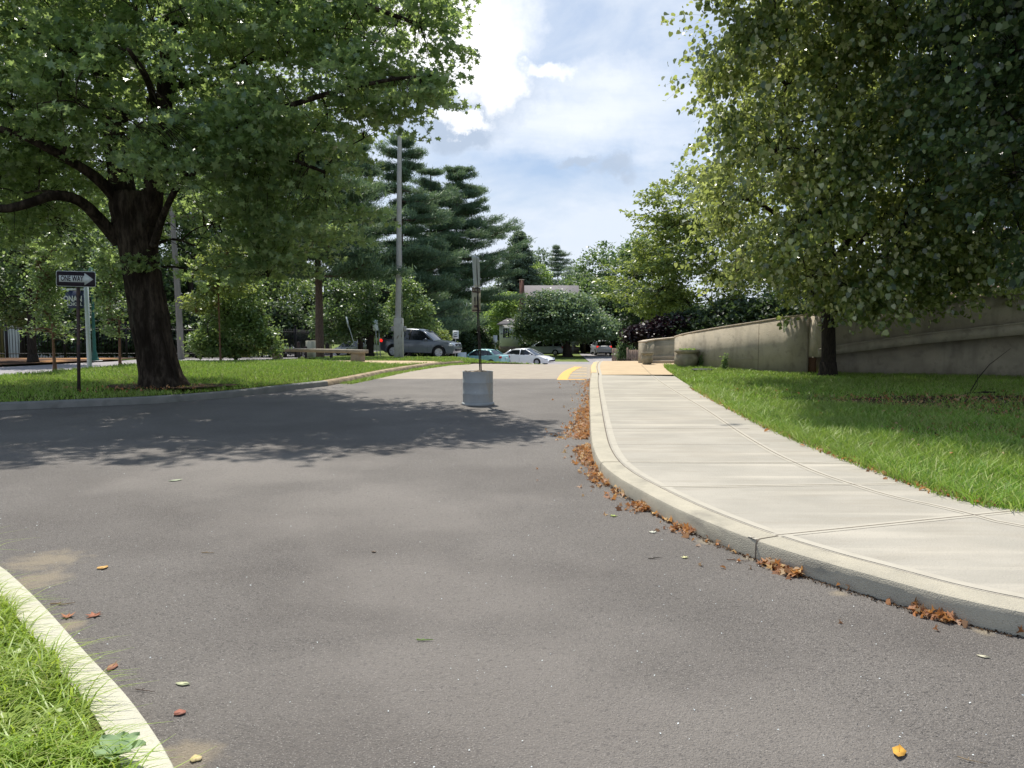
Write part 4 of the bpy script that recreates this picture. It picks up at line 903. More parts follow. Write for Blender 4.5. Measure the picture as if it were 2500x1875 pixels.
pine('white pine filling the space between the first pine and the grey pole', 880, 76, 330, 870, 5.4, 83, lowz=.1, dens=1.0)
pine('small layered pine standing hazy on the skyline right of the spruce', 1362, 150, 598, 820, 5.0, 84, leaf='l_far', lowz=.5, dens=.7)
pine('white pine in shade between the grey car and the green car', 1055, 82, 400, 870, 5.4, 85, lowz=.06, dens=1.0)
# broad trees behind the street on the left
BACK = [(-90, 48, 330, 5.5, 'l_mid', 'leafy tree beyond the iron fence at the left edge'),
        (60, 52, 360, 5.5, 'l_shrub', 'tall leafy tree beyond the fence behind the one-way sign'),
        (210, 50, 520, 4.6, 'l_mid', 'rounded tree beyond the fence behind the school sign'),
        (330, 60, 330, 6.0, 'l_mid', 'tall tree directly behind the huge maple trunk'),
        (470, 58, 420, 5.5, 'l_mid', 'leafy tree behind the utility pole'),
        (600, 64, 380, 6.0, 'l_shrub', 'tall tree behind the round shrub'),
        (690, 72, 520, 5.5, 'l_dark', 'dark tree above the oncoming silver car'),
        (400, 75, 250, 7.5, 'l_dark', 'tallest dark tree far behind the maple'),
        (140, 72, 280, 7.5, 'l_dark', 'tall dark tree far behind the fence'),
        (560, 82, 300, 7, 'l_dark', 'dark tree far behind the round shrub'),
        (800, 95, 520, 7, 'l_dark', 'dark tree at the far end of the street')]
for i, (px, D, top, rr, lf, lab) in enumerate(BACK):
    x = at(px, D); zt = Z(top, D); zg = gh(x, D); H = zt-zg; r_ = np.random.RandomState(200+i); B = []
    for k in range(12):
        f = r_.uniform(.2, .92); a = r_.uniform(0, 6.28); q = rr*.6*(1-abs(f-.5)*.8)
        B.append((math.cos(a)*q, math.sin(a)*q, H*f, rr*.45, rr*.45, H*.13))
    broadleaf('roadside_tree', lab, 'tree', x, D, B, (H*.55, .28, .18), lf, n_sec=24, n_tw=850, per=20, size=.26, sp=.42, seed=200+i, gap=.3, group='trees across the street', zb=zg)
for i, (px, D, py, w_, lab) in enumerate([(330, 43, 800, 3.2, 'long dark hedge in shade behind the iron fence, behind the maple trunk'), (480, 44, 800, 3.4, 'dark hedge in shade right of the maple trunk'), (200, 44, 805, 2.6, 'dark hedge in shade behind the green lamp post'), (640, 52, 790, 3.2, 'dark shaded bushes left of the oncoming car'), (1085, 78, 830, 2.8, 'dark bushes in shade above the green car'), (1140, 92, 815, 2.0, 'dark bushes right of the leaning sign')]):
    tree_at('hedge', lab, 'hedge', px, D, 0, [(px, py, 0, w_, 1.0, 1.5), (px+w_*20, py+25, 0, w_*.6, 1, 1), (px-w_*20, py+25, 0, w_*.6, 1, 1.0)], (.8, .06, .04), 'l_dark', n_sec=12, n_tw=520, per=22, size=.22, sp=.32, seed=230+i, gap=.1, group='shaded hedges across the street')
# a far wood that reads as one mass closes the horizon
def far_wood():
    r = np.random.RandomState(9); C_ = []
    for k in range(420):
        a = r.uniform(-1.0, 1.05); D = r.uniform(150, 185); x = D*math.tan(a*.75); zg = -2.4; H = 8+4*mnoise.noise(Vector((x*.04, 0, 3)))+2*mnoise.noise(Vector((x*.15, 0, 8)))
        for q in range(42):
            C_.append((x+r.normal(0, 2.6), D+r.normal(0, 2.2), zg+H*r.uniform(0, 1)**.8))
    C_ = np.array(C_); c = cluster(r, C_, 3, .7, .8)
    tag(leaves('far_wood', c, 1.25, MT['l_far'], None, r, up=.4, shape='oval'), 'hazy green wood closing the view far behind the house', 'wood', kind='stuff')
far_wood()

# ------------------------------------------------------------------ ramp walls, pots, school roof
def wall_strip(pts, z0s, z1s, off0, off1, seg=1.0):
    """solid wall along pts; z0s/z1s per point; occupies left offsets off0..off1"""
    a = offset_path(pts, off0); b = offset_path(pts, off1); V = []; n = len(pts)
    for i in range(n): V += [(*a[i], z0s[i]), (*a[i], z1s[i]), (*b[i], z1s[i]), (*b[i], z0s[i])]
    F = [(i*4+k, i*4+(k+1) % 4, i*4+4+(k+1) % 4, i*4+4+k) for i in range(n-1) for k in range(4)]
    F += [(0, 1, 2, 3), tuple(range((n-1)*4, n*4))]
    m = MB(); m.add(V, F); return m
def resamp(path, zs, d=.5):
    out = []; zz = [[] for _ in zs]
    for i in range(len(path)-1):
        a, b = Vector(path[i]), Vector(path[i+1]); k = max(1, int((b-a).length/d))
        for t in range(k):
            out.append(tuple(a+(b-a)*t/k))
            for q, z in zip(zz, zs): q.append(z[i]+(z[i+1]-z[i])*t/k)
    out.append(tuple(path[-1]))
    for q, z in zip(zz, zs): q.append(z[-1])
    return out, zz
def wpts(L, z=.14):   # (px, base py, top py) -> ground points and top heights
    pts = []; tops = []
    for px, pb, ptp in L:
        x, y = P(px, pb, z); pts.append((x, y)); tops.append(Z(ptp, y))
    return pts, tops
wp, wt = wpts([(1646, 891, 824), (1665, 893, 818), (1700, 896, 811), (1770, 901, 799), (1850, 906, 787), (1910, 909, 777), (1968, 912, 770)])
rw = thing('ramp_wall', 'tall weathered concrete wall rising to the right along the lawn', 'wall', (*wp[3], .1))
base = Vector((wp[3][0], wp[3][1], .1))
def place(o, b=None):
    b = b if b is not None else base
    me = o.data; co = np.empty(len(me.vertices)*3, np.float32); me.vertices.foreach_get('co', co)
    co = co.reshape(-1, 3)-np.array(b, np.float32); me.vertices.foreach_set('co', co.ravel()); me.update(); return o
pp, (tt,) = resamp(wp, [wt]); place(wall_strip(pp, [0]*len(pp), tt, 0, .34).build('wall', MT['wallc'], rw))
place(wall_strip(pp, [t+.002 for t in tt], [t+.05 for t in tt], -.015, .36).build('coping', MT['coping'], rw))
for f_ in (.36, .37):
    pass
for i_ in (6, 12, 18):
    if i_ < len(pp)-1:
        a_, b_ = Vector(pp[i_]), Vector(pp[i_+1]); d_ = (b_-a_).normalized(); q_ = [tuple(a_), tuple(a_+d_*.012)]
        place(wall_strip(q_, [.1, .1], [tt[i_]-.01]*2, -.004, .01).build('wall_joint', MT['joint'], rw))
i0_, i1_ = len(pp)//3, len(pp)-2
ln_ = pp[i0_:i1_]; zz_ = [.42+.035*k_+.012*math.sin(k_*1.3) for k_ in range(len(ln_))]
place(wall_strip(ln_, [z-.012 for z in zz_], [z+.006 for z in zz_], -.012, .01).build('formwork_line', MT['wallc'], rw))
wp2, wt2 = wpts([(1996, 914, 767), (2041, 914.5, 762), (2240, 919, 740), (2500, 925, 716), (2800, 932, 690)])
zb = [Z(a, p[1]) for a, p in zip([872, 864, 840, 816, 788], wp2)]; zm = [Z(a, p[1]) for a, p in zip([852, 843, 815, 786, 755], wp2)]
pp, (tt, b1, b2) = resamp(wp2, [wt2, zb, zm])
pr = thing('ramp_parapet', 'overhanging concrete ramp parapet behind the linden trunk, shaded beneath', 'wall', (*wp2[1], .1)); bb = Vector((*wp2[1], .1))
place(wall_strip(pp, b2, tt, 0, .3).build('parapet', MT['wallc'], pr), bb)
place(wall_strip(pp, b1, [z-.004 for z in b2], -.10, .9).build('ramp_edge', MT['wallc'], pr), bb)
place(wall_strip(pp, [z-.03 for z in b2], [z+.012 for z in b2], -.14, -.003).build('ledge', MT['wallc'], pr), bb)
place(wall_strip(pp, [0]*len(pp), [z-.01 for z in b1], .75, 1.0).build('recessed_wall', MT['wallc'], pr), bb)
place(wall_strip(pp, [t+.002 for t in tt], [t+.05 for t in tt], -.015, .32).build('coping', MT['coping'], pr), bb)
d0 = Vector(wp[-1]); d1 = Vector(wp2[0])
rp = [(d0.x+.02, d0.y+.22), (d1.x-.01, d1.y+.20)]
place(wall_strip(rp, [0, 0], [zb[0]-.03, zb[0]-.03], 0, .06).build('rusty_panel', MT['rust'], pr), bb)
place(wall_strip([(d0.x+.01, d0.y), (d1.x-.01, d1.y)], [zb[0], zb[0]], [wt[-1]-.03, wt2[0]-.03], .05, .3).build('lintel', MT['wallc'], pr), bb)
sp_, st_ = wpts([(1586, 889, 838), (1592, 888.5, 835), (1610, 888, 832), (1640, 887.6, 829), (1690, 887, 824), (1760, 886, 816)])
sw = thing('stair_wall', 'low curved tan concrete wall beside the steps, left of the ramp wall', 'wall', (*sp_[0], 0)); bb = Vector((*sp_[0], 0))
sp_ = [(x, y+.8) for x, y in sp_]
pp, (tt,) = resamp(sp_, [st_]); place(wall_strip(pp, [-.3]*len(pp), tt, 0, .32).build('wall', MT['wallc'], sw), bb)
place(wall_strip(pp, [t+.002 for t in tt], [t+.045 for t in tt], -.015, .34).build('coping', MT['coping'], sw), bb)
st = thing('steps', 'two concrete steps between the low wall and the ramp wall', 'steps', (P(1625, 888, .14)[0], P(1625, 888, .14)[1]+.3, .1))
for i in range(2):
    m = MB(); m.box((0.05+i*.1, .25+.33*i, .07+.15*i), (1.1, .34, .15), bev=.01); m.build('step', MT['coping'], st)

def pot(label, px, py, rad, h, seed, plants):
    x, y = P(px, py, .14); y -= .05
    t = thing('planter_pot', label, 'planter', (x, y, .13), group=None)
    m = MB(); m.lathe([(rad*.62, 0), (rad*.86, h*.14), (rad*1.0, h*.4), (rad*.96, h*.6), (rad*.80, h*.76), (rad*.78, h*.79), (rad*.98, h*.85), (rad*1.02, h*.93), (rad*.98, h), (rad*.88, h*.985), (rad*.84, h*.88)], 32)
    o = m.build('bowl', MT['pot'], t, smooth='a')
    for v in o.data.vertices:
        n = mnoise.noise(v.co*5+Vector((seed, 0, 0))); v.co.x *= 1+.035*n; v.co.y *= 1+.035*n
    m = MB(); m.lathe([(0.01, h*.9), (rad*.86, h*.885)], 24, cap=False); m.build('soil', MT['dirt'], t)
    if plants:
        r = np.random.RandomState(seed); c = np.c_[r.normal(0, rad*.33, 140), r.normal(0, rad*.33, 140), h*.93+.07*r.rand(140)]
        leaves('foliage', c, .085, MT['l_lime'], t, r, up=.5, shape='oval')
    return t
pot('wide round stone planter with lime-green leaves in front of the ramp wall', 1675, 896, .40, .60, 5, True)
pot('smaller stone urn standing against the end of the low stair wall', 1579, 889, .22, .44, 6, False)
x, y = P(1715, 905, .14)
m = MB(); m.lathe([(.33, 0), (.33, .035), (.30, .05), (0.02, .05)], 28); o = m.build('drain_cover', MT['black'], None, smooth='a'); o.location = (x, y, .15); tag(o, 'flat dark round cover lying in the lawn beside the planter', 'drain cover')
def weed(px, py, h, seed, label, leaf='l_shrub'):
    x, y = P(px, py, .14); r = np.random.RandomState(seed); t = thing('weed', label, 'plant', (x, y, .13), group='weeds at the foot of the ramp wall')
    m = MB(); cs = []
    for k in range(5):
        a = r.uniform(0, 6.28); q = r.uniform(.02, .14); hh = h*r.uniform(.6, 1)
        m.tube([(0, 0, 0), (math.cos(a)*q*.5, math.sin(a)*q*.5, hh*.5), (math.cos(a)*q, math.sin(a)*q, hh)], .007, 4)
        for j in range(16): f = r.uniform(.15, 1); cs.append((math.cos(a)*q*f, math.sin(a)*q*f, hh*f))
    m.build('stem', MT['l_shrub'], t); leaves('foliage', cluster(r, np.array(cs), 3, .05, 1), .075, MT[leaf], t, r, up=.5, shape='oval')
weed(1713, 897, .55, 1, 'tall weed growing beside the round stone planter')
weed(1768, 903, .50, 2, 'tall weed growing against the ramp wall, right of the planter')
weed(1706, 893, .36, 3, 'short weed tucked between the planter and the wall')
# school building beyond the ramp
x0 = at(2290, 31); sb = thing('school_building', 'school building with a low brown shingled roof above the ramp wall', 'building', (x0+5, 34, 0)); bb = Vector((x0+5, 34, 0))
m = MB(); m.box((x0+8.5, 37, 1.2), (15, 8, 2.6)); place(m.build('brick_wall', MT['brick'], sb), bb)
m = MB(); m.add([(x0+.2, 32.2, 2.5), (x0+17, 32.2, 2.5), (x0+17, 38, 6.2), (x0+3.6, 38, 6.2), (x0+.2, 43, 2.5)], [(0, 1, 2, 3), (0, 3, 4)]); place(m.build('roof', MT['shingle_brown'], sb), bb)
m = MB(); m.box((x0+8.7, 32.15, 2.44), (17, .12, .16)); place(m.build('gutter', MT['metal_white'], sb), bb)
# fallen branch lying on the mulch
x, y = P(2365, 962, .14); m = MB(); m.tube([(0, 0, 0), (.25, .1, .35), (.5, .15, .62), (.95, .2, .95)], [.012, .01, .008, .003], 5); m.tube([(.05, 0, 0), (.2, .05, .18), (.22, .1, .42)], .006, 4)
m.tube([(-.1, -.05, .02), (.3, 0, .05), (.6, .1, .03)], .02, 5); o = m.build('fallen_branch', MT['bark_dark']); o.location = (x, y, .13); tag(o, 'dead branch sticking up from the leaf litter at the right of the lawn', 'branch')

# ------------------------------------------------------------------ signs, poles, bench, cabinet
def text_obj(name, s, size, m, parent, loc, depth=.002, rot=(R(90), 0, 0), bold=0, xs=1.0, sp=1.0):
    cu = bpy.data.curves.new(name, 'FONT'); cu.body = s; cu.size = size; cu.extrude = depth; cu.align_x = 'CENTER'; cu.align_y = 'CENTER'; cu.offset = bold; cu.space_character = sp
    tmp = bpy.data.objects.new('tmp', cu); C.objects.link(tmp); dg = bpy.context.evaluated_depsgraph_get()
    me = bpy.data.meshes.new_from_object(tmp.evaluated_get(dg)); bpy.data.objects.remove(tmp); bpy.data.curves.remove(cu)
    me.name = name; me.materials.clear(); me.materials.append(m)
    o = bpy.data.objects.new(name, me); link(o, parent); o.location = loc; o.rotation_euler = rot; o.scale = (xs, 1, 1); return o
def rrect(w, h, r, n=5):
    out = []
    for cx_, cz_, a0 in ((w/2-r, h/2-r, 0), (-w/2+r, h/2-r, 90), (-w/2+r, -h/2+r, 180), (w/2-r, -h/2+r, 270)):
        for k in range(n+1): a = R(a0+90*k/n); out.append((cx_+r*math.cos(a), cz_+r*math.sin(a)))
    return out
# one-way sign
x, y = P(190, 957, .18)
s = thing('one_way_sign', 'black and white one way arrow sign on a dark rusty post', 'road sign', (x, y, .14), 0)
zc = Z(681, y)-.14
m = MB(); m.tube([(0, .04, -.05), (-.0, .04, zc+.1)], .038, 6); m.build('post', MT['rust_dark'], s)
pl = bpy.data.objects.new('sign_plate', None); 
m = MB(); m.prism(rrect(.915, .36, .045), -.004, .0); o = m.build('sign_plate', MT['sign_white'], s); o.location = (-.0, -.035, zc); o.rotation_euler = (0, R(-.4), 0); o.scale = (.89, 1, .89); plate_ = o; s.rotation_euler = (0, R(2.0), 0)
m = MB(); m.prism(rrect(.89, .332, .036), -.0065, -.0045); m.build('black_field', MT['sign_black'], plate_)
m = MB(); m.prism([(-.385, -.074), (.20, -.074), (.20, -.142), (.405, 0), (.20, .142), (.20, .074), (-.385, .074)], -.0092, -.0070); m.build('arrow', MT['sign_white'], plate_)
text_obj('lettering', 'ONE WAY', .168, MT['sign_black'], plate_, (-.09, -.0105, -.0), .0008, bold=.0035, xs=.66)
# school banner sign
x, y = P(219, 905, .14); s = thing('school_sign', 'navy school name board hung from a white post with a top arm', 'sign', (x, y, .12)); zt = Z(700, y)-.12; k = y/1900
m = MB(); m.box((0, 0, zt/2), (.105, .105, zt), bev=.01); m.build('post', MT['metal_white'], s)
m = MB(); m.box((-.46, 0, Z(707, y)-.12), (.82, .05, .05)); m.build('arm', MT['metal_white'], s)
bw = 46*k; bh = 42*k; zc = Z(731, y)-.12
m = MB(); cx_ = -(219-188)*k
m.prism([(cx_-bw/2+.12, -bh/2+zc), (cx_+bw/2, -bh/2+zc), (cx_+bw/2, bh/2+zc), (cx_-bw/2+.16, bh/2+zc), (cx_-bw/2+.05, bh/2-.08+zc), (cx_-bw/2, bh/2-.2+zc), (cx_-bw/2, -.06+zc), (cx_-bw/2+.12, -.1+zc)], -.02, .02); m.build('board', MT['navy'], s)
text_obj('lettering', 'ONAN', .25, MT['sign_white'], s, (-(219-186.2)*k, -.023, zc+.01), .001, bold=.008, xs=.76)
for q in (-.21, -.07, .09, .235): pass
text_obj('lettering', 'SCHOOL', .135, MT['sign_white'], s, (-(219-190)*k, -.023, zc-.15), .001, bold=.005, xs=.86)
# drum planter with leaning sign
x, y = P(1166, 990); y += .15
s = thing('drum_planter', 'grey metal drum filled with rubble, holding up the leaning sign post', 'drum', (x, y, .006)); k = y/1900; rd = 37*k; hd = 82*k
m = MB(); m.lathe([(rd*1.07, 0), (rd*1.09, .012), (rd*1.09, .03), (rd*1.05, .045), (rd, .05), (rd*1.0, hd*.33), (rd*1.012, hd*.34), (rd*1.0, hd*.35), (rd, hd*.66), (rd*1.012, hd*.67), (rd, hd*.68), (rd, hd-.02), (rd*1.02, hd-.008), (rd*1.01, hd), (rd*.97, hd-.004), (rd*.96, hd-.05)], 48); m.build('drum', MT['drum'], s, smooth='a')
m = MB(); rr_ = np.random.RandomState(2)
m.lathe([(rd*.96, hd-.05), (rd*.4, hd-.02), (.02, hd-.012)], 24, cap=False)
for q in range(26): a = rr_.uniform(0, 6.28); d = rr_.uniform(0, rd*.85); m.box((math.cos(a)*d, math.sin(a)*d, hd-.02+rr_.uniform(0, .02)), (rr_.uniform(.04, .1), rr_.uniform(.04, .1), rr_.uniform(.03, .06)), rz=a, bev=.012)
m.build('rubble', MT['rubble'], s)
sg = thing('leaning_sign', 'leaning post with a bent blank metal sign above a small tan pedestrian sign', 'road sign', (x+.07, y, hd-.03)); zt = Z(615, y)-hd; lean = -(1172-1160)*k/zt
def lp(z, dx=0, dy=0): return (dx+lean*z, dy, z)
m = MB()
for dx in (-.028, .0): m.box(((lean*zt*.5)+dx*1.0, .0+dx*.2, zt*.5), (.022, .03, 1), tilt=Matrix.Rotation(math.atan(lean), 3, 'Y') @ Matrix.Diagonal((1, 1, zt-.08)))
o = m.build('post', MT['post_dark'], sg)
z1 = Z(697, y)-hd; z0 = Z(622, y)-hd; V = []; F = []; nx, nz = 6, 12
for j in range(nz+1):
    z = z1+(z0-z1)*j/nz; f = j/nz
    for i in range(nx+1):
        u = (i/nx-.5)*.46; w_ = 1-.12*(f > .93)*abs(i/nx-.5)*2
        an = R(75-3*f); bend = .03*math.sin(f*4)+.05*f*f*abs(u)*2
        V.append((lean*z-.01+u*w_*math.cos(an)*.9, -.05+u*math.sin(an)+bend, z))
F = [(j*(nx+1)+i, j*(nx+1)+i+1, (j+1)*(nx+1)+i+1, (j+1)*(nx+1)+i) for j in range(nz) for i in range(nx)]
m = MB(); m.add(V, F); o = m.build('sign_plate', MT['galv'], sg, smooth='a'); sol = o.modifiers.new('thick', 'SOLIDIFY'); sol.thickness = .004
z1 = Z(758, y)-hd; z0 = Z(698, y)-hd; zc = (z0+z1)/2; ph = z0-z1
pl2 = MB(); pl2.box((0, 0, 0), (.30, .004, ph), bev=0); o = pl2.build('sign_plate', MT['sign_tan'], sg); o.location = (lean*zc-.035, -.04, zc); o.rotation_euler = (0, math.atan(lean)*-1+R(-2), R(58)); q = o
m = MB(); m.box((0, -.0038, ph/2-.055), (.28, .002, .095)); m.build('header_panel', MT['rust_dark'], q)
text_obj('lettering', 'SCHOOL', .062, MT['sign_tan'], q, (0, -.0058, ph/2-.055), .0006, bold=.001)
for i, (dx, hh) in enumerate(((-.05, .165), (.04, .2))):
    m = MB(); zz = .0
    m.lathe([(.004, hh+zz-.02), (.018, hh+zz-.03), (.02, hh+zz-.05), (.008, hh+zz-.065)], 8); 
    m.box((0, 0, zz+hh*.55), (.045, .003, hh*.42)); m.box((-.012, 0, zz+hh*.18), (.014, .003, hh*.4)); m.box((.014, 0, zz+hh*.18), (.014, .003, hh*.4))
    o = m.build('walking_figure', MT['black'], q); o.scale = (1, .04, 1); o.location = (dx, -.0035, -.09)
m = MB(); m.box((0, -.0035, -ph/2+.11), (.17, .001, .05)); m.build('caption_panel', MT['rust_dark'], q)
m = MB(); m.box((.0, -.0035, -ph/2+.03), (.28, .001, .025)); m.build('caption_panel', MT['rust_dark'], q)

# tall grey pole with a box at the foot
y = 40.5; x = at(974, y); zg = gh(x, y); s = thing('tall_pole', 'tall grey tapering pole rising from a rust-stained square base box', 'pole', (x, y, zg)); hb = Z(777, y)-zg; ht = Z(235, y)-zg
m = MB(); m.box((0, 0, hb/2), (.46, .42, hb), bev=.02); m.box((0, 0, hb+.012), (.34, .34, .03)); m.build('base_box', MT['pole_box'], s)
m = MB(); m.tube([(-.02, 0, hb+.02), (.06, 0, hb+(ht-hb)*.33), (.12, 0, hb+(ht-hb)*.66), (.2, 0, ht)], [.155, .135, .115, .085], 14); m.build('shaft', MT['pole_grey'], s, smooth='a')
m = MB(); m.tube([(.19, -.02, hb), (.2, -.02, hb+3.5)], .014, 5); m.build('conduit', MT['pole_grey'], s)
for dx in (-.36, .36):
    m = MB(); m.box((dx*.87, .05, hb*.74), (.15, .1, .26), bev=.01); m.build('side_box', MT['pole_grey'], s)
# utility pole behind the maple
y = 37; x = at(436, y); s = thing('utility_pole', 'weathered pale utility pole half hidden behind the maple trunk', 'utility pole', (x, y, gh(x, y)))
m = MB(); m.tube([(.12, 0, -.1), (.06, 0, 3), (-.1, 0, 7.2)], [.15, .14, .11], 14); m.build('pole', MT['pole_old'], s, smooth='a')
m = MB(); m.box((-.1, 0, 6.7), (2.0, .1, .12)); m.build('crossarm', MT['bark_pine'], s)
for i in range(3):
    m = MB(); m.lathe([(.03, 0), (.05, .05), (.03, .08), (.045, .11), (.01, .14)], 10, (-1.0+.9*i, 0, 6.77)); m.build('insulator', MT['sign_white'], s)
# green lamp post
y = 33.0; x = at(231, y); s = thing('lamp_post', 'slender dark green lamp post with a flared foot on the mulch bed', 'street lamp', (x, y, gh(x, y)+.06)); ht = Z(690, y)
m = MB(); m.lathe([(.17, 0), (.17, .08), (.12, .13), (.11, .3), (.075, .38), (.065, .6)], 20); m.build('foot', MT['green_paint'], s, smooth='a')
m = MB(); m.tube([(0, 0, .55), (0, 0, ht)], [.07, .05], 12); m.build('shaft', MT['green_paint'], s, smooth='a')
m = MB(); m.lathe([(.06, ht), (.15, ht+.08), (.2, ht+.35), (.1, ht+.5), (.02, ht+.62)], 16); m.build('lantern', MT['green_paint'], s, smooth='a')
m = MB(); m.lathe([(.30, -.03), (.30, .005), (.28, .01)], 20); m.build('concrete_base', MT['pole_grey'], s)
# bench
s = thing('stone_bench', 'long low stone bench with two block legs behind the lawn', 'bench', (at(780, 32.4), 32.4, .1)); bx0, bx1 = at(674, 34.2)-at(780, 32.4), at(889, 31.4)-at(780, 32.4)
ang = math.atan2(31.5-34.0, bx1-bx0); L = math.hypot(bx1-bx0, 2.5)
m = MB(); m.box(((bx0+bx1)/2, .35, .37), (L, .52, .14), rz=ang, bev=.015); m.build('slab', MT['bench'], s)
for f, w_ in ((.035, .22), (.93, .42)):
    px_ = bx0+(bx1-bx0)*f; py_ = .35+1.25-2.5*f
    m = MB(); m.box((px_, py_, .13), (w_, .42, .345), rz=ang, bev=.01); m.build('leg', MT['bench'], s)
# cabinet, bollards
y = 39.5; x = at(759, y); zg = gh(x, y); m = MB(); m.box((0, 0, .46), (.40, .5, .92), bev=.02); m.box((0, -.255, .5), (.34, .01, .78)); o = m.build('utility_cabinet', MT['cabinet']); o.location = (x, y, zg); tag(o, 'beige utility cabinet against the pine trunk behind the bench', 'cabinet')
for px, D, h_, lab in ((730, 37.5, .85, 'thin dark bollard in front of the oncoming silver car'), (746.5, 38, .62, 'short dark bollard just left of the beige cabinet'), (809, 36.5, .42, 'short dark bollard right of the pine trunk, behind the bench')):
    x = at(px, D); m = MB(); m.lathe([(.07, 0), (.07, h_-.1), (.085, h_-.09), (.085, h_-.03), (.06, h_), (.01, h_+.01)], 12); o = m.build('bollard', MT['rust_dark'], None, smooth='a'); o.location = (x, D, gh(x, D)); tag(o, lab, 'bollard', 'bollards behind the stone bench')
# small street signs
def small_sign(px0, py0, px1, py1, D, w_, h_, label, m_plate='sign_white', rz=R(40), pr=.025):
    x = at(px1, D); zg = gh(x, D); s = thing('street_sign', label, 'road sign', (x, D, zg)); top = Z(py0, D)-zg; dx = at(px0, D)-x
    m = MB(); m.tube([(0, 0, -.05), (dx, 0, top)], pr, 6); m.build('post', MT['galv'], s)
    if w_:
        m = MB(); m.prism(rrect(w_, h_, .03), -.006, 0); o = m.build('sign_plate', MT[m_plate], s); o.location = (dx*(top-h_/2)/top, -.035, top-h_/2-.03); o.rotation_euler = (0, math.atan2(dx, top), rz); return o
o = small_sign(846, 772, 875, 856, 45, .14, .62, 'tilted narrow street sign seen edge-on, leaning left above the grey parked car', rz=R(60))
small_sign(917, 780, 921, 868, 46, .34, .62, 'narrow white street sign on a thin post just behind the tail of the grey car', rz=R(35))
small_sign(925, 800, 929, 868, 46.5, 0, 0, 'bare thin post close behind the tail of the grey car')
o = small_sign(1113, 806, 1111, 870, 57, .45, .6, 'small white street sign standing right of the grey car', rz=0)
for zz, ww in ((.14, .26), (.0, .16), (-.13, .26)):
    m = MB(); m.box((0, -.008, zz), (ww, .002, .06)); m.build('marking', MT['sign_black'], o)
small_sign(1209, 818, 1209, 885, 84, .45, .75, 'small street sign beside the white wing of the house', rz=0)
y = 64; x = at(1128, y); m = MB(); m.box((0, 0, .6), (.7, .5, 1.2), bev=.03); m.box((0, -.262, .62), (.6, .01, 1.0)); o = m.build('utility_box', MT['metal_white']); o.location = (x, y, gh(x, y)); tag(o, 'pale grey utility box just in front of the grey car nose', 'utility box')

# overhead cables
def cable(label, a, b, sag, n=3, m_='wire', sp=.18, rad=.012):
    t = thing('overhead_cable', label, 'cable', a)
    A, B_ = Vector(a), Vector(b)
    for i in range(n):
        o_ = Vector((0, 0, -sp*i)); pts = []
        for k in range(15):
            f = k/14; p = (B_-A)*f+o_; p.z -= sag*4*f*(1-f)*(1+.15*i); pts.append(p)
        m = MB(); m.tube(pts, rad, 5); m.build('wire', MT[m_], t)
cable('pale overhead wires crossing behind the maple at upper left', (-34, 37, 7.4), (at(436, 37), 37, 6.6), .35, 4, 'wire', .28, .018)
cable('overhead wires passing low behind the leaning sign', (at(1030, 62), 62, Z(757, 62)), (at(1330, 93), 93, Z(777, 93)), .2, 3, 'wire_dark', .18, .018)

# iron fence
FP = [(-38, 33.5), (-27, 37.2), (-19.4, 39.2), (-15, 41.5), (-12.5, 45), (-12, 52)]
fe = thing('iron_fence', 'black iron picket fence with heavier posts beyond the mulch bed', 'fence', (*FP[1], 0)); bb = Vector((*FP[1], 0))
m = MB(); mr = MB(); posts = []
acc = 0
for a, b in zip(FP, FP[1:]):
    A, B_ = Vector(a), Vector(b); L = (B_-A).length; n = int(L/.125); an = math.atan2(B_.y-A.y, B_.x-A.x)
    for i in range(n):
        p = A+(B_-A)*i/n; z = gh(p.x, p.y)+.05; m.box((p.x, p.y, z+.82), (.022, .022, 1.6), rz=an)
        if i % 20 == 0: posts.append((p.x, p.y, z, an))
    for i in range(int(L/2)+1):
        p = A+(B_-A)*min(1, i*2/L); q = A+(B_-A)*min(1, (i+1)*2/L)
        for hh in (.22, 1.45): mr.tube([(p.x, p.y, gh(p.x, p.y)+.05+hh), (q.x, q.y, gh(q.x, q.y)+.05+hh)], .022, 4, cap=False)
place(m.build('pickets', MT['black'], fe), bb); place(mr.build('rail', MT['black'], fe), bb)
for px_, py_, z, an in posts:
    m = MB(); m.box((px_, py_, z+.88), (.11, .11, 1.8), rz=an); m.box((px_, py_, z+1.8), (.15, .15, .06), rz=an); place(m.build('post', MT['black'], fe), bb)
# heavier timber stubs between fence and street
for px, D, h_, w_ in ((21, 30.6, 1.5, .13), (126, 33.5, 1.3, .16), (176, 34.4, 1.2, .15), (213, 35.2, 1.6, .15), (249, 35.8, 1.7, .15), (289, 36.5, 1.7, .14), (325, 37, 1.7, .2)):
    pass

# house behind the fence at far left
s = thing('pale_house', 'pale house with a yellow side seen through the fence at the left edge', 'house', (-34, 58, -1.3))
m = MB(); m.box((3, 0, 2.2), (9, 7, 4.6)); m.build('wall', MT['siding'], s)
m = MB(); m.box((-6.2, -1, 2.0), (7, 6, 4.4)); m.build('yellow_wall', MT['siding_y'], s)
m = MB(); m.prism([(-10.2, 4.4), (8, 4.4), (6.5, 7.2), (-8.5, 7.2)], -4.2, 4); m.build('roof', MT['shingle'], s)
for wx in (.2, 3, 5.6):
    m = MB(); m.box((wx, -3.52, 2.4), (1, .06, 1.3)); m.build('window', MT['glass_dark'], s)

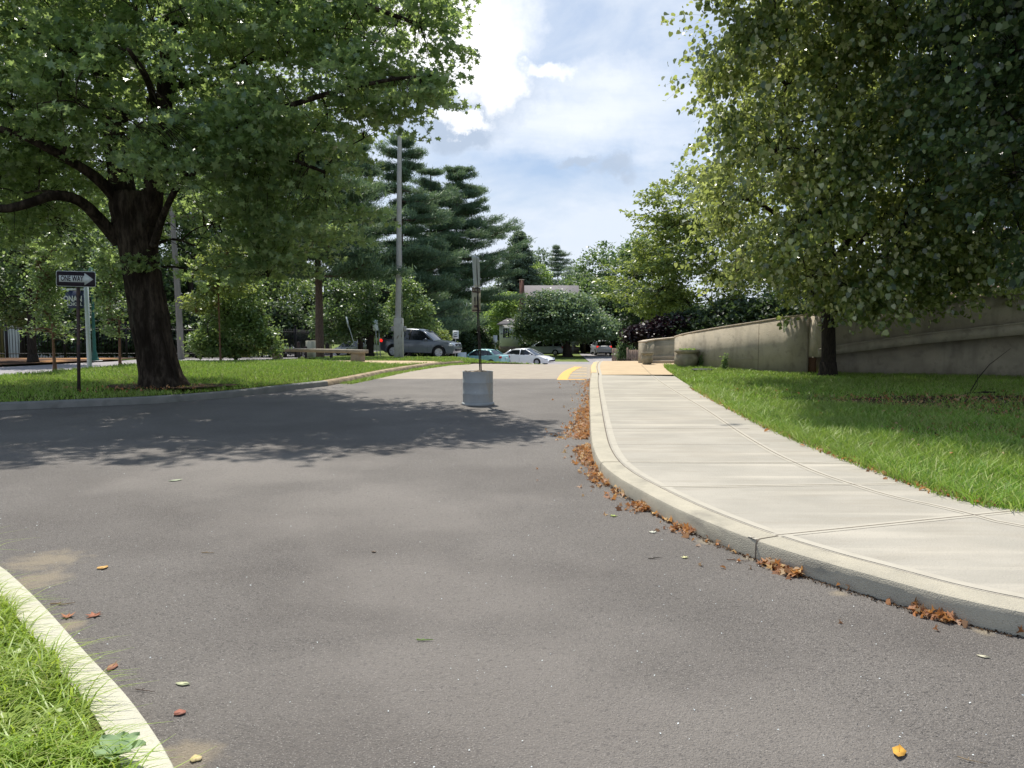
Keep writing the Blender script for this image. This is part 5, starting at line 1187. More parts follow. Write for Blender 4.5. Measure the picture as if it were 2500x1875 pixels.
# ------------------------------------------------------------------ the white house
HY = 99.0; hk = HY/1900
def hx(px): return at(px, HY)
zg = gh(3, HY); s = thing('white_house', 'white house with grey roof, red chimney and a small wing on a stone base', 'house', (hx(1350), HY, zg))
ox = hx(1350)
def HZ(py): return Z(py, HY)-zg
x0, x1 = hx(1281)-ox, hx(1418)-ox; ev = HZ(758); rg = HZ(693)
m = MB(); m.box(((x0+x1)/2, 4, (ev+.7)/2+.35), (x1-x0-.5, 7.6, ev-.7)); m.build('wall', MT['siding'], s)
m = MB(); m.box(((x0+x1)/2, 4, .35), (x1-x0-.4, 7.7, .7)); m.build('stone_base', MT['stone'], s)
m = MB(); m.add([(x0, -.4, ev-.15), (x1, -.4, ev-.15), (x1, 4, rg), (x0, 4, rg), (x0, 8.4, ev-.15), (x1, 8.4, ev-.15), (x0, -.4, ev-.3), (x1, -.4, ev-.3), (x1, 4, rg-.16), (x0, 4, rg-.16), (x0, 8.4, ev-.3), (x1, 8.4, ev-.3)],
      [(0, 1, 2, 3), (3, 2, 5, 4), (6, 9, 8, 7), (9, 10, 11, 8), (0, 6, 7, 1), (4, 5, 11, 10), (0, 3, 9, 6), (3, 4, 10, 9), (1, 7, 8, 2), (2, 8, 11, 5)]); rf = m.build('roof', MT['shingle'], s)
m = MB(); m.add([(x0+.25, .1, ev-.2), (x0+.25, 7.9, ev-.2), (x0+.25, 4, rg-.2), (x1-.25, .1, ev-.2), (x1-.25, 7.9, ev-.2), (x1-.25, 4, rg-.2)], [(0, 1, 2), (3, 5, 4), (0, 3, 4, 1), (1, 4, 5, 2), (0, 2, 5, 3)]); m.build('gable', MT['siding'], s)
cxh = hx(1274)-ox; m = MB(); m.box((cxh, 2.2, HZ(683)/2+.2), (.55, .75, HZ(683)-.2)); m.build('chimney', MT['brick'], s); m = MB(); m.box((cxh, 2.2, HZ(683)+.1), (.66, .86, .12)); m.build('chimney_cap', MT['coping'], s)
w0, w1 = hx(1219)-ox, x0+.1
m = MB(); m.box(((w0+w1)/2, 1.3, (HZ(790)+.85)/2+0), (w1-w0, 3.4, HZ(790)-.85)); m.build('wing_wall', MT['siding'], s)
m = MB(); m.box(((w0+w1)/2, 1.3, .42), (w1-w0+.08, 3.5, .86)); m.build('wing_stone_base', MT['stone'], s)
m = MB(); za = HZ(790); m.add([(w0-.3, -.7, za-.05), (w1, -.7, za-.05), (w1, 1.3, za+.62), (w0+.9, 1.3, za+.62), (w0-.3, 3.3, za-.05), (w1, 3.3, za-.05), (w0-.3, -.7, za-.18), (w1, -.7, za-.18), (w0-.3, 3.3, za-.18)], [(0, 1, 2, 3), (0, 3, 4), (3, 2, 5, 4), (0, 6, 7, 1), (0, 4, 8, 6)]); m.build('wing_roof', MT['shingle'], s)
def window(cx, cz, w, h, yf):
    m = MB(); f = .07
    for dx, dz, ww, hh in ((0, h/2, w+f*2, f), (0, -h/2, w+f*2, f), (-w/2, 0, f, h-f), (w/2, 0, f, h-f)): m.box((cx+dx, yf-.03, cz+dz), (ww, .08, hh))
    for k in (1/3, 2/3): m.box((cx-w/2+w*k, yf-.02, cz), (.04, .05, h-f))
    o = m.build('window', MT['siding'], s); m = MB(); m.box((cx, yf-.005, cz), (w-f, .02, h-f)); m.build('pane', MT['glass_dark'], o)
window(hx(1236)-ox, HZ(813), .85, 1.25, -.4); window(hx(1236)-ox+1.3, HZ(813), .85, 1.25, -.4)
window(hx(1330)-ox, HZ(800), 1.0, 1.4, .2); window(hx(1395)-ox, HZ(800), 1.0, 1.4, .2)
m = MB(); m.box((w0+.3, -.46, HZ(815)), (.3, .03, .08)); m.build('house_number', MT['black'], s)
m = MB(); m.box((x1-1.0, .14, 1.1), (.06, .06, 2.0)); m.build('drainpipe', MT['siding'], s)
# lean-to garage in shade at the end of the drive
gx = at(1478, 97); s = thing('garage', 'dark open garage in shade behind the parked white car', 'garage', (gx, 97, gh(gx, 97)))
m = MB()
for dx in (-2.6, 2.6): m.box((dx, 2, 1.2), (.2, 5, 2.4))
m.box((0, 4.5, 1.2), (5.4, .2, 2.4)); m.build('wall', MT['bark_dark'], s)
m = MB(); m.box((0, 2, 2.48), (5.8, 5.6, .16)); m.build('roof', MT['shingle'], s)
# wooden fence and picket gate
s = thing('wooden_fence', 'tall brown board fence under the purple plum', 'fence', (at(1532, 60), 60, gh(9, 60))); ln = at(1700, 60)-at(1532, 60)
m = MB(); n = int(ln/.15)
for i in range(n): m.box((i*.15, 0.02*(i % 2), .72+.01*math.sin(i*2.1)), (.14, .022, 1.45), bev=0)
m.build('boards', MT['wood_fence'], s)
for k in range(0, 3):
    m = MB(); m.box((k*2.6+.0, .06, .8), (.11, .08, 1.62)); m.build('post', MT['wood_fence'], s)
m = MB(); m.box((ln/2, .06, 1.1), (ln, .04, .08)); m.box((ln/2, .06, .4), (ln, .04, .08)); m.build('rail', MT['wood_fence'], s)
s = thing('picket_gate', 'small dark picket gate between the arborvitae and the board fence', 'gate', (at(1524, 59), 59, gh(8.5, 59)))
m = MB()
for i in range(7): m.box((-.45+i*.15, 0, .42), (.05, .03, .8))
m.build('pickets', MT['bark_dark'], s); m = MB()
for hh in (.2, .68): m.box((0, .03, hh), (1.05, .03, .07))
m.build('rail', MT['bark_dark'], s)
s = thing('board_screen', 'pale vertical board screen at the edge of the driveway', 'fence', (at(1508, 66), 66, gh(8.9, 66)))
m = MB()
for i in range(5): m.box((-.4+i*.2, 0, .8), (.19, .03, 1.5))
m.build('boards', MT['wood_fence'], s)
m = MB(); m.box((0, .03, .9), (1.0, .03, .1)); m.build('rail', MT['wood_fence'], s)

# ------------------------------------------------------------------ cars
def car_paint(name, c, metal=.4): return mat(name, c, None, rough=.28, metal=metal, spec=.5, coat=.8)
def make_car(name, label, x, y, yaw, S, paint, zoff=0, tail='red', braking=False, glass='glass_dark', cat='car', slope=0):
    root = thing(name, label, cat, (x, y, gh(x, y)+.02+zoff), yaw); root.rotation_euler = (0, slope, yaw)
    L, W, H = S['L'], S['W'], S['H']; zb = S['zb']; wr = S['wr']; fx, rx = S['fx'], S['rx']; ar = wr*1.14
    top = S['low']                      # rear to front: outline of the lower body above the sill
    poly = [(-L/2+.06, zb+.05), (-L/2+.02, zb+.25)]+list(top)+[(L/2-.02, zb+.2), (L/2-.10, zb)]
    def arch(cx):
        out = []
        for k in range(13):
            a = math.pi*k/12; px, pz = cx+ar*math.cos(a), wr+ar*math.sin(a)
            if pz >= zb: out.append((px, pz))
        return [(cx+math.sqrt(max(0, ar*ar-(zb-wr)**2)), zb)]+out+[(cx-math.sqrt(max(0, ar*ar-(zb-wr)**2)), zb)]
    poly += arch(fx)+arch(rx)
    zbelt = max(p[1] for p in top)
    def hw(px, z):
        t = abs(px)/(L/2); w = W/2*(1-.13*t**5-.03*t*t)
        w *= 1-.05*max(0, (z-zbelt*.72)/(zbelt*.28))**2-.05*max(0, (.5*zbelt-z)/(.5*zbelt))**2
        return w
    pr_ = resample(poly, .12); v, f = cdt(pr_, .13)
    n = len(v); V = [(a, -hw(a, b), b) for a, b in v]+[(a, hw(a, b), b) for a, b in v]; F = [t for t in f]+[tuple(i+n for i in t)[::-1] for t in f]
    from collections import Counter
    ec = Counter()
    for t in f:
        for i in range(3): ec[tuple(sorted((t[i], t[(i+1) % 3])))] += 1
    # rim across the car, crowned a little on top surfaces
    for (a, b), c in ec.items():
        if c != 1: continue
        i0 = len(V)
        for p in (a, b):
            z = v[p][1]; crown = .035 if z > zb+.35 and not (abs(v[p][0]-fx) < ar*1.02 and z < wr+ar*1.02) and not (abs(v[p][0]-rx) < ar*1.02 and z < wr+ar*1.02) else 0
            bul = .07*(abs(v[p][0])/(L/2))**8
            sx = 1 if v[p][0] > 0 else -1
            for yy in (-.6, 0, .6): V.append((v[p][0]+sx*bul*(1-abs(yy)), hw(*v[p])*yy, z+crown*(1-.5*abs(yy))))
        F += [(a, b, i0+3, i0), (i0, i0+3, i0+4, i0+1), (i0+1, i0+4, i0+5, i0+2), (i0+2, i0+5, b+n, a+n)]
    bm_ = MB(); bm_.add(V, F); body = bm_.build('body', paint, root)
    bm = bmesh.new(); bm.from_mesh(body.data); bmesh.ops.remove_doubles(bm, verts=bm.verts, dist=.002); bmesh.ops.recalc_face_normals(bm, faces=bm.faces); bm.to_mesh(body.data); bm.free(); auto(body, 40)
    # dark underside so that the arches read as hollow
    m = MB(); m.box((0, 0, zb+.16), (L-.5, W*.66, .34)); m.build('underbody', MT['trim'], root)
    # cabin
    g = S['gh']; zt = max(p[1] for p in g)
    def gw(px, z, e=0): return W/2*(.925-.20*((z-zbelt)/(zt-zbelt+1e-6)))*(1-.05*(px/(L/2))**2)+e
    gp = resample(g, .2); gv, gf = cdt(gp, .22); n = len(gv)
    V = [(a, -gw(a, b), b) for a, b in gv]+[(a, gw(a, b), b) for a, b in gv]; F = list(gf)+[tuple(i+n for i in t)[::-1] for t in gf]; ec = Counter()
    for t in gf:
        for i in range(3): ec[tuple(sorted((t[i], t[(i+1) % 3])))] += 1
    for (a, b), c in ec.items():
        if c == 1:
            i0 = len(V)
            for p in (a, b): V.append((gv[p][0]+(.10 if gv[p][0] > S['mid'] else -.08)*(1 if gv[p][1] < zt-.03 else 0), 0, gv[p][1]+.03*(gv[p][1] > zt-.06)))
            F += [(a, b, i0+1, i0), (i0, i0+1, b+n, a+n)]
    m = MB(); m.add(V, F); wg = m.build('windows', MT[glass], root, smooth='a')
    # pillars and side frames, body colour
    def ribbon(p, q, w, mm, e=.012):
        d = Vector((q[0]-p[0], q[1]-p[1])).normalized(); nn = Vector((-d.y, d.x))*w/2
        for sgn in (-1, 1):
            m = MB(); A = [(p[0]+nn.x, p[1]+nn.y), (q[0]+nn.x, q[1]+nn.y), (q[0]-nn.x, q[1]-nn.y), (p[0]-nn.x, p[1]-nn.y)]
            V = [(a, sgn*gw(a, b, e), b) for a, b in A]+[(a, sgn*gw(a, b, -.03), b) for a, b in A]
            m.add(V, [(0, 1, 2, 3), (7, 6, 5, 4), (0, 4, 5, 1), (1, 5, 6, 2), (2, 6, 7, 3), (3, 7, 4, 0)])
            m.build('pillar', mm, root)
    for p, q, w, mm in S['pillars']:
        ribbon(p, q, w, paint if mm else MT['trim'])
    # roof skin
    tp = S['roof']; V = []; ns = 7
    tpr = resample(tp, .18, False)
    for a, b in tpr:
        for k in range(ns):
            u = -1+2*k/(ns-1); V.append((a, u*gw(a, b, .016), b+.012+.045*(1-u*u)-.03*(abs(u) == 1)))
    F = [(i*ns+k, i*ns+k+1, (i+1)*ns+k+1, (i+1)*ns+k) for i in range(len(tpr)-1) for k in range(ns-1)]
    m = MB(); m.add(V, F); o = m.build('roof', paint, root, smooth='a'); q = o.modifiers.new('thick', 'SOLIDIFY'); q.thickness = .03; q.offset = -1
    # wheels
    for cx in (fx, rx):
        for sgn in (-1, 1):
            yy = sgn*(W/2-.11)
            m = MB(); prof = [(wr*.62, -.10), (wr*.93, -.105), (wr, -.07), (wr, .07), (wr*.93, .105), (wr*.62, .10)]; m.lathe(prof, 28, cap=False)
            w_ = m.build('wheel', MT['tyre'], root, smooth='a'); w_.location = (cx, yy, wr); w_.rotation_euler = (R(-90)*sgn, 0, 0)
            m = MB(); m.lathe([(wr*.65, -.02), (wr*.65, .085), (wr*.60, .095), (wr*.57, .06)], 24, cap=False); m.lathe([(wr*.17, .02), (wr*.16, .09), (.01, .098)], 12, cap=False)
            ns_ = S.get('spokes', 5)
            for k in range(ns_):
                a = 2*math.pi*k/ns_; m.box((math.cos(a)*wr*.37, math.sin(a)*wr*.37, .075), (wr*.46, wr*.2, .03), rz=a)
            m.lathe([(wr*.62, .02), (.01, .02)], 20, cap=False)
            rm = m.build('rim', MT['rim'], w_); 
    # lamps, plates, mirrors, handles, bumpers
    for sgn in (-1, 1):
        for (a, b, dx, dz, nm, mm) in ((S['hl'][0], S['hl'][1], .26, S['hl'][2], 'headlight', MT['lamp']), (S['tl'][0], S['tl'][1], .24, S['tl'][2], 'taillight', MT['lit_red'] if braking else MT['red'])):
            m = MB(); yy = sgn*(hw(a, b)-.13); m.box((a, yy, b), (dx, .30, dz), rz=sgn*(-.35 if a > 0 else .35), bev=.03); m.build(nm, mm, root)
        m = MB(); a, b = S['mirror']; m.box((a, sgn*(gw(a, b)+.13), b), (.12, .20, .14), bev=.04); m.build('mirror', paint, root)
        for a, b in S['handles']:
            m = MB(); m.box((a, sgn*(hw(a, b)+.012), b), (.18, .03, .03), bev=.01); m.build('door_handle', paint, root)
        for a, b0, b1 in S['seams']:
            m = MB()
            V = [(a-.006, sgn*(hw(a, b0)+.004), b0), (a+.006, sgn*(hw(a, b0)+.004), b0), (a+.006, sgn*(hw(a, (b0+b1)/2)+.004), (b0+b1)/2), (a+.006, sgn*(hw(a, b1)+.004), b1), (a-.006, sgn*(hw(a, b1)+.004), b1), (a-.006, sgn*(hw(a, (b0+b1)/2)+.004), (b0+b1)/2)]
            m.add(V, [tuple(range(6))]); m.build('door_seam', MT['trim'], root)
    m = MB(); m.box((L/2+.03, 0, zb+.2), (.10, W*.6, .12), bev=.02); m.build('lower_grille', MT['trim'], root)
    if S.get('grille'): a, b, ww, hh = S['grille']; m = MB(); m.box((a, 0, b), (.1, ww, hh), bev=.02); m.build('grille', MT['trim'], root)
    m = MB(); m.box((-L/2-.055, 0, S['plate']), (.02, .31, .15)); m.build('license_plate', MT['plate'], root)
    if S.get('sill'): 
        for sgn in (-1, 1):
            m = MB(); m.box((0, sgn*(W/2-.07), zb+.03), ((fx-rx)-2.2*wr, .08, .12), bev=.02); m.build('sill_trim', MT['trim'], root)
    if S.get('rails'):
        for sgn in (-1, 1):
            m = MB(); a0, a1 = S['rails']; m.tube([(a0, sgn*W*.33, zt+.02), (a0+.1, sgn*W*.33, zt+.075), (a1-.1, sgn*W*.33, zt+.075), (a1, sgn*W*.33, zt+.02)], .018, 6); m.build('roof_rail', MT['rim'], root)
    return root
SUV = dict(L=4.82, W=1.94, H=1.76, zb=.34, wr=.385, fx=1.47, rx=-1.44, mid=.1, spokes=5, rails=None, sill=True,
    low=[(-2.40, .62), (-2.36, 1.02), (-2.26, 1.10), (-1.6, 1.11), (.75, 1.08), (1.0, 1.10), (1.7, 1.04), (2.2, .96), (2.36, .84), (2.41, .62)],
    gh=[(-2.22, 1.06), (-1.92, 1.60), (-1.6, 1.695), (-.5, 1.73), (.25, 1.68), (.55, 1.54), (1.12, 1.07)],
    roof=[(-1.98, 1.60), (-1.6, 1.70), (-.5, 1.735), (.05, 1.71), (.36, 1.64)],
    pillars=[((-2.2, 1.1), (-1.86, 1.62), .14, 1), ((-1.46, 1.1), (-1.30, 1.70), .20, 1), ((-.42, 1.1), (-.36, 1.70), .10, 0), ((1.06, 1.1), (.42, 1.62), .09, 1), ((-1.6, 1.66), (.2, 1.68), .08, 1), ((-2.2, 1.10), (1.05, 1.10), .05, 1)],
    hl=(2.16, .86, .17), tl=(-2.24, 1.0, .20), mirror=(.68, 1.14), handles=[(-.62, .97), (.32, .96)], seams=[(-1.32, .55, 1.08), (-.42, .42, 1.08), (.75, .42, 1.06)], plate=.78, grille=(2.37, .84, .95, .14))
SEDAN = dict(L=4.45, W=1.72, H=1.46, zb=.22, wr=.31, fx=1.32, rx=-1.27, mid=0, spokes=7,
    low=[(-2.20, .55), (-2.17, .88), (-2.05, .985), (-1.5, 1.0), (-.6, .94), (.7, .90), (1.0, .90), (1.6, .82), (2.02, .70), (2.19, .52)],
    gh=[(-1.62, .95), (-1.05, 1.32), (-.7, 1.40), (-.1, 1.435), (.3, 1.39), (1.22, .88)],
    roof=[(-1.0, 1.335), (-.7, 1.405), (-.1, 1.44), (.28, 1.395)],
    pillars=[((-1.56, .97), (-.98, 1.37), .12, 1), ((-.16, .93), (-.16, 1.41), .08, 1), ((1.18, .90), (.28, 1.40), .07, 1), ((-.8, 1.38), (.2, 1.40), .05, 1), ((-1.5, .96), (1.1, .90), .04, 1), ((-.95, .95), (-.88, 1.36), .035, 0)],
    hl=(1.98, .66, .14), tl=(-2.06, .83, .20), mirror=(.82, .96), handles=[(-.82, .80), (.05, .79)], seams=[(-1.02, .5, .94), (-.17, .32, .92), (.85, .32, .88)], plate=.72, grille=(2.12, .58, .7, .08))
TAURUS = dict(SEDAN); TAURUS.update(L=5.0, W=1.85, fx=1.48, rx=-1.42, mid=-.1, spokes=6,
    low=[(-2.46, .5), (-2.44, .72), (-2.2, .92), (-1.6, .97), (-.6, .92), (.8, .88), (1.1, .87), (1.8, .78), (2.25, .62), (2.46, .45)],
    gh=[(-1.75, .92), (-1.2, 1.25), (-.8, 1.36), (-.1, 1.405), (.35, 1.35), (1.35, .86)], roof=[(-1.15, 1.27), (-.8, 1.365), (-.1, 1.41), (.32, 1.36)],
    pillars=[((-1.68, .94), (-1.1, 1.30), .13, 1), ((-.18, .91), (-.18, 1.38), .08, 1), ((1.3, .88), (.33, 1.36), .07, 1), ((-1.0, 1.32), (.25, 1.36), .05, 1), ((-1.6, .94), (1.2, .88), .04, 1)],
    hl=(2.27, .58, .11), tl=(-2.32, .70, .14), mirror=(.9, .93), seams=[(-1.1, .5, .92), (-.2, .32, .9), (.95, .32, .86)], plate=.6, grille=None)
VAN = dict(SUV); VAN.update(L=4.75, W=1.83, H=1.74, zb=.28, wr=.33, fx=1.45, rx=-1.4, sill=True, rails=(-1.8, .1),
    low=[(-2.33, .6), (-2.32, .95), (-2.28, 1.05), (-1.4, 1.06), (.8, 1.0), (1.25, .98), (1.9, .86), (2.25, .7), (2.36, .5)],
    gh=[(-2.26, 1.0), (-2.08, 1.58), (-1.7, 1.67), (-.4, 1.71), (.2, 1.64), (1.5, .97)], roof=[(-2.1, 1.58), (-1.7, 1.675), (-.4, 1.715), (.15, 1.66)],
    pillars=[((-2.24, 1.05), (-2.06, 1.6), .12, 1), ((-1.15, 1.05), (-1.12, 1.68), .09, 1), ((.02, 1.02), (-.02, 1.68), .09, 1), ((1.42, 1.0), (.22, 1.64), .08, 1), ((-1.9, 1.62), (.1, 1.66), .06, 1), ((-2.2, 1.04), (1.4, 1.0), .05, 1)],
    hl=(2.12, .72, .14), tl=(-2.2, .95, .3), mirror=(1.0, 1.08), handles=[(-.9, .92), (.4, .9)], seams=[(-1.15, .45, 1.04), (.0, .4, 1.02), (1.0, .4, 1.0)], plate=.85, grille=None)
x = at(1027, 48)
make_car('parked_suv', 'dark grey sport utility car driving right, partly hidden by the tall pole base', x, 48, R(-13), SUV, car_paint('paint_grey', (.10, .12, .155), .15), braking=True, slope=R(1.2))
make_car('parked_sedan', 'light teal-green sedan behind the leaning sign post', at(1178, 65), 65, R(152), SEDAN, car_paint('paint_teal', (.27, .52, .51), .15), slope=0)
make_car('parked_sedan', 'white older sedan at the foot of the drive, right of the teal one', at(1284, 68.5), 68.5, R(-27), TAURUS, car_paint('paint_white', (.88, .89, .90), 0))
make_car('parked_minivan', 'silver-blue minivan parked under the broad tree in front of the house', at(1330, 91), 91, R(166), VAN, car_paint('paint_silver', (.40, .46, .56), .05), cat='minivan')
make_car('parked_suv', 'white sport utility car seen from behind at the garage, with red tail lights', at(1467, 91.5), 91.5, R(93), SUV, car_paint('paint_pearl', (.62, .63, .67), .1), braking=True)
make_car('oncoming_car', 'bright silver car coming head-on down the street left of the pine', at(722, 80), 80, R(-84), SEDAN, car_paint('paint_bright', (.7, .72, .75), .3), glass='glass_pale')
make_car('parked_sedan', 'silver sedan at the far kerb behind the tilted street sign', at(858, 86), 86, R(-118), SEDAN, car_paint('paint_dull', (.32, .34, .35), .4))
make_car('parked_minivan', 'pale van parked far off behind the dark tree trunk', at(915, 98), 98, R(10), VAN, car_paint('paint_pale2', (.55, .56, .57), .1), cat='minivan')

# ------------------------------------------------------------------ litter
def litter():
    r = np.random.RandomState(77); cs = []
    def heap(t0, t1, n, off, sd, kp=KR):
        seg = [p for p in kp]
        i0 = min(range(len(seg)), key=lambda i: (seg[i][0]-t0[0])**2+(seg[i][1]-t0[1])**2); i1 = min(range(len(seg)), key=lambda i: (seg[i][0]-t1[0])**2+(seg[i][1]-t1[1])**2)
        if i0 > i1: i0, i1 = i1, i0
        pts = resample(seg[i0:i1+1], .04, False)
        for _ in range(n):
            p = pts[r.randint(len(pts))]; d = abs(r.normal(0, sd))+.015
            j = min(len(KR)-1, max(0, 0)); 
            cs.append((p[0]+off*d, p[1]-abs(off)*.25*d, .018+.05*math.exp(-d/.08)*r.rand()))
    heap((1.05, 10.3), (.95, 8.65), 520, -1, .085); heap((1.5, 14.6), (1.05, 10.4), 800, -1, .12); heap((1.2, 12.5), (1.1, 10.9), 150, -1, .24); heap((1.75, 17.5), (1.5, 14.6), 130, -1, .11); heap((2.3, 22), (1.8, 17.8), 90, -1, .12)
    heap((.95, 8.65), (.95, 7.6), 150, -1, .075); heap((1.02, 7.3), (1.06, 7.0), 20, -1, .08); heap((1.10, 6.85), (1.22, 6.45), 130, -1, .07); heap((1.34, 6.0), (1.42, 5.75), 50, -1, .07); heap((1.70, 5.1), (1.86, 4.8), 100, -.9, .055); heap((2.27, 4.2), (2.37, 4.06), 60, -.8, .045)
    heap((2.3, 22), (2.4, 4.0), 110, -1, .3); heap((.95, 8.4), (2.6, 3.86), 45, -1, .02)
    cs = np.array(cs); cs[:, 2] *= .8; h_ = r.rand(len(cs)) < .35; tag(leaves('leaf_litter', cs[~h_], .036, MT['litter'], None, r, up=.6, shape='oval', curl=1.3, svar=.7), 'small broken brown leaf bits mixed into the leaf heaps by the right kerb', 'leaf litter', kind='stuff'); o = leaves('leaf_litter', cs[h_], .050, MT['litter'], None, r, up=.8, shape='maple', curl=1.1, svar=.6)
    tag(o, 'orange and brown fallen leaves heaped along the foot of the right kerb', 'leaf litter', kind='stuff')
    cs = []
    for p in resample([q for q in GE if 6 < q[1] < 18], .03, False):
        for _ in range(2): cs.append((p[0]+r.normal(.02, .07), p[1], .145+.02*r.rand()))
    for _ in range(1500): cs.append((r.uniform(6, 13), r.uniform(11.6, 15.8), .15+.03*r.rand()))
    for _ in range(160): cs.append((r.uniform(5, 7.4), r.uniform(9.8, 11.2), .15+.03*r.rand()))
    for _ in range(260): cs.append((r.uniform(4.2, 16), r.uniform(7, 17), .19))
    q = P(405, 950, .2)
    for _ in range(120): cs.append((q[0]+r.normal(-.6, .8), q[1]+r.normal(-.2, .5), .24+.03*r.rand()))
    tag(leaves('lawn_litter', np.array(cs), .055, MT['litter'], None, r, up=.5, shape='oval', curl=.6, svar=.5), 'dry leaves scattered over the lawn and along its edge', 'leaf litter', kind='stuff')
    # grit and tiny pale chips on the asphalt
    n = 1700; y = r.uniform(2.4, 16, n)**1.0; x = r.uniform(-1, 1, n)*y*.68; k = in_poly(x, y, [(-4.2, 22.5), (-9.5, 14.2), (-20, 11), (-20, 5.8), (-6, 6.4), (-3.3, 4.95), (-1.85, 3.4), (-1.0, 2.4), (2, 2.4), (3.2, 3.3), (1.6, 5.2), (1.1, 6.6), (.85, 8), (1.1, 11), (1.9, 20), (2.2, 22.5)])
    c = np.c_[x[k], y[k], np.full(k.sum(), .009)]
    tag(leaves('grit', c, .007, MT['sign_white'], None, r, up=2, shape='quad', svar=.6), 'tiny pale grit and chips strewn over the asphalt', 'grit', kind='stuff')
    n = 420; y = r.uniform(2.5, 14, n); x = r.uniform(-1, 1, n)*y*.66; k = in_poly(x, y, [(-4.2, 22.5), (-9.5, 14.2), (-20, 11), (-20, 5.8), (-6, 6.4), (-3.3, 4.95), (-1.85, 3.4), (-1.0, 2.4), (2, 2.4), (3.2, 3.3), (1.6, 5.2), (1.1, 6.6), (.85, 8), (1.1, 11), (1.9, 20), (2.2, 22.5)])
    # fine grit and crumbs right in the gutter
    cs = []
    pts = resample([p for p in KR if p[1] < 9 and p[1] > 3.3], .01, False)
    for p in pts:
        for _ in range(3): d = abs(r.normal(0, .022)); cs.append((p[0]-.005-d, p[1]-d*.6, .010))
    tag(leaves('gutter_dirt', np.array(cs), .014, MT['dirt'], None, r, up=1, shape='quad', svar=.6), 'dark crumbs of dirt in the joint between kerb and asphalt', 'dirt', kind='stuff')
litter()
def single(px, py, size, col_, lab, shape='maple', seed=0, z=.012, curl=.28, cat='leaf', name='fallen_leaf'):
    size *= 1.2; x, y = P(px, py); r = np.random.RandomState(seed); m_ = mat('dry_'+str(seed), col_, tuple(c*.6 for c in col_), 25, .7)
    T = HX[shape]; V = []; a = r.uniform(0, 6.28)
    for u, v in T:
        X = (u*math.cos(a)-v*math.sin(a))*size; Y = (u*math.sin(a)+v*math.cos(a))*size; V.append((X, Y, (curl*(u*u*1.6+.5*v*v))*size+.002))
    V.append((0, 0, .004)); n = len(T); F = [(i, (i+1) % n, n) for i in range(n)]
    m = MB(); m.add(V, F); m.tube([(0, 0, .004), (-size*.5*math.sin(a)*-1, -size*.55*math.cos(a), .01)], .0015, 4)
    o = m.build(name, m_); o.location = (x, y, .006); sl_ = o.modifiers.new('thick', 'SOLIDIFY'); sl_.thickness = .0008; tag(o, lab, cat)
single(2195, 1842, .075, (.62, .33, .05), 'curled golden-yellow leaf on the asphalt at lower right', 'oval', 1, curl=.7)
single(230, 1506, .07, (.35, .14, .08), 'reddish maple leaf by the near kerb, right one of the pair', 'maple', 2)
single(166, 1509, .06, (.36, .15, .07), 'reddish crumpled leaf right beside the near kerb', 'maple', 3, curl=.6)
single(252, 1389, .06, (.6, .36, .12), 'small orange leaf on the asphalt near the left kerb', 'heart', 4)
single(448, 1674, .055, (.5, .52, .32), 'pale green leaf on the asphalt right of the long grass', 'oval', 5)
single(440, 1745, .045, (.33, .13, .09), 'small dark red leaf on the asphalt near the bottom left', 'round', 6)
single(478, 1857, .04, (.6, .48, .24), 'tiny tan leaf at the bottom beside the near kerb', 'heart', 7)
single(427, 1175, .11, (.45, .5, .34), 'pale flattened leaf far out on the asphalt, left of centre', 'oval', 8, curl=.2)
single(1594, 1302, .055, (.6, .6, .5), 'whitish scrap of leaf near the right kerb', 'maple', 9)
single(1498, 1262, .055, (.35, .42, .12), 'small green leaf on the asphalt left of the leaf heaps', 'maple', 10)
single(1672, 1364, .045, (.6, .58, .3), 'small pale yellow leaf on the asphalt below the right kerb', 'maple', 11)
single(2402, 1607, .045, (.55, .52, .38), 'small pale leaf on the asphalt at the right edge', 'oval', 12)
single(913, 1350, .03, (.16, .12, .09), 'tiny dark leaf in the middle of the asphalt', 'round', 13)
single(275, 1632, .07, (.33, .15, .09), 'thin brown leaf beside the near kerb under the grass', 'oval', 14)
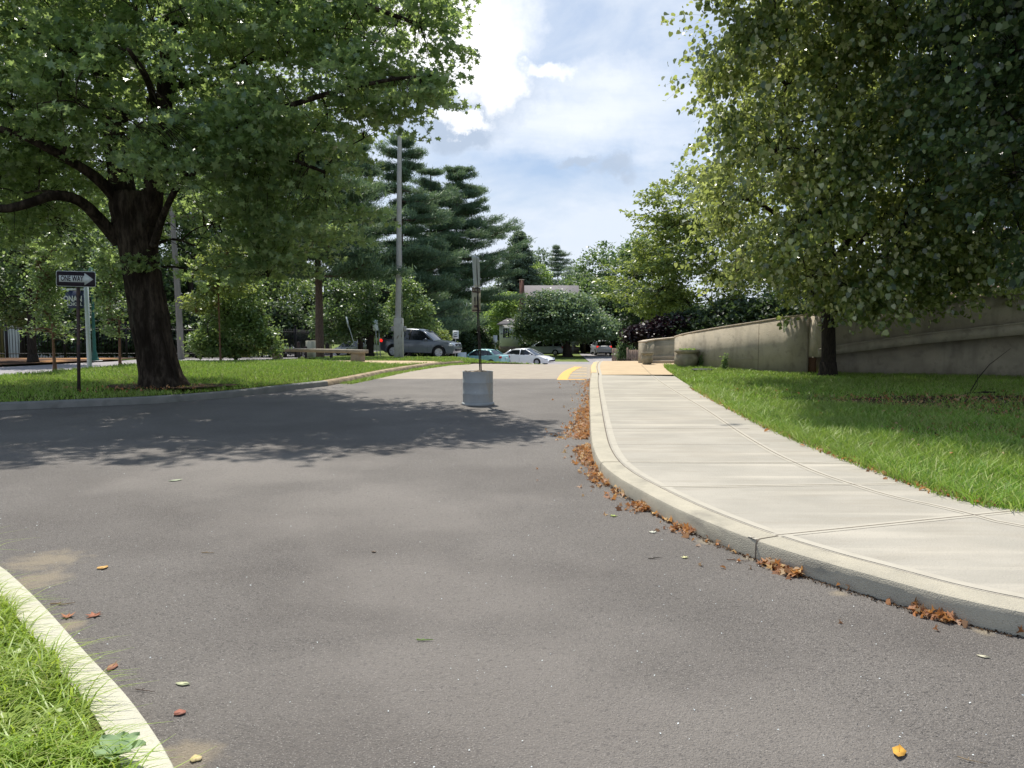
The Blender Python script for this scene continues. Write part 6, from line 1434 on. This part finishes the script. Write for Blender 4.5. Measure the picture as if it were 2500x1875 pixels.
def twig(px, py, L, a, lab, col_='bark_red', rad=.003, seed=0):
    x, y = P(px, py); r = np.random.RandomState(seed); pts = [(math.cos(a)*L*(f-.5), math.sin(a)*L*(f-.5)+r.normal(0, .05)*L, .006) for f in (0, .3, .6, 1)]
    m = MB(); m.tube(pts, [rad, rad, rad*.8, rad*.4], 5); m.tube([pts[1], (pts[1][0]+L*.12, pts[1][1]+L*.1, .01)], rad*.6, 4); o = m.build('twig', MT[col_]); o.location = (x, y, .006); tag(o, lab, 'twig')
twig(1038, 1567, .085, .1, 'bent yellow-green twig lying alone in the middle of the asphalt', 'l_lime', .004, 1)
twig(152, 1478, .13, .05, 'pale stick on the asphalt beside the near kerb', 'silt', .004, 2)
twig(355, 1692, .10, -.1, 'thin curved twig on the asphalt right of the long grass', 'bark_pine', .002, 3)
twig(508, 1353, .09, 0, 'thin pale stick on the asphalt left of centre', 'silt', .003, 4)
twig(1600, 1367, .10, .15, 'dark forked twig on the asphalt left of the right kerb', 'bark_dark', .003, 5)
twig(1800, 1372, .14, -.3, 'thin brown twig by the leaves at the foot of the right kerb', 'bark_red', .003, 6)
twig(2375, 1865, .09, -.5, 'thin pale twig on the asphalt at the bottom right', 'silt', .002, 7)
# broad-leaved rosette at the near kerb
x, y = P(295, 1868, .14); s = thing('broadleaf_weed', 'fuzzy broad-leaved rosette growing over the near kerb at the bottom', 'plant', (x-.01, y-.0, .15))
rr_ = np.random.RandomState(4); mw = leafmat('leaf_rosette', [(.20, .30, .13), (.26, .37, .18)], (.35, .5, .15), .3, .8, .15)
for k in range(8):
    a = k*.80+.2; L = .07+.02*rr_.rand(); V = []; F = []
    for i in range(7):
        f = i/6; w_ = L*.36*math.sin(math.pi*min(1, .12+f*.9))**.6; h_ = L*(.9*f-.45*f*f)*(1.0 if k % 2 else .7)+.02
        for u in (-1, -.4, 0, .4, 1): V.append((math.cos(a)*L*f-math.sin(a)*w_*u, math.sin(a)*L*f+math.cos(a)*w_*u, h_+.012*abs(u)))
    F = [(i*5+j, i*5+j+1, (i+1)*5+j+1, (i+1)*5+j) for i in range(6) for j in range(4)]
    m = MB(); m.add(V, F); m.build('leaf', mw, s, smooth=True)
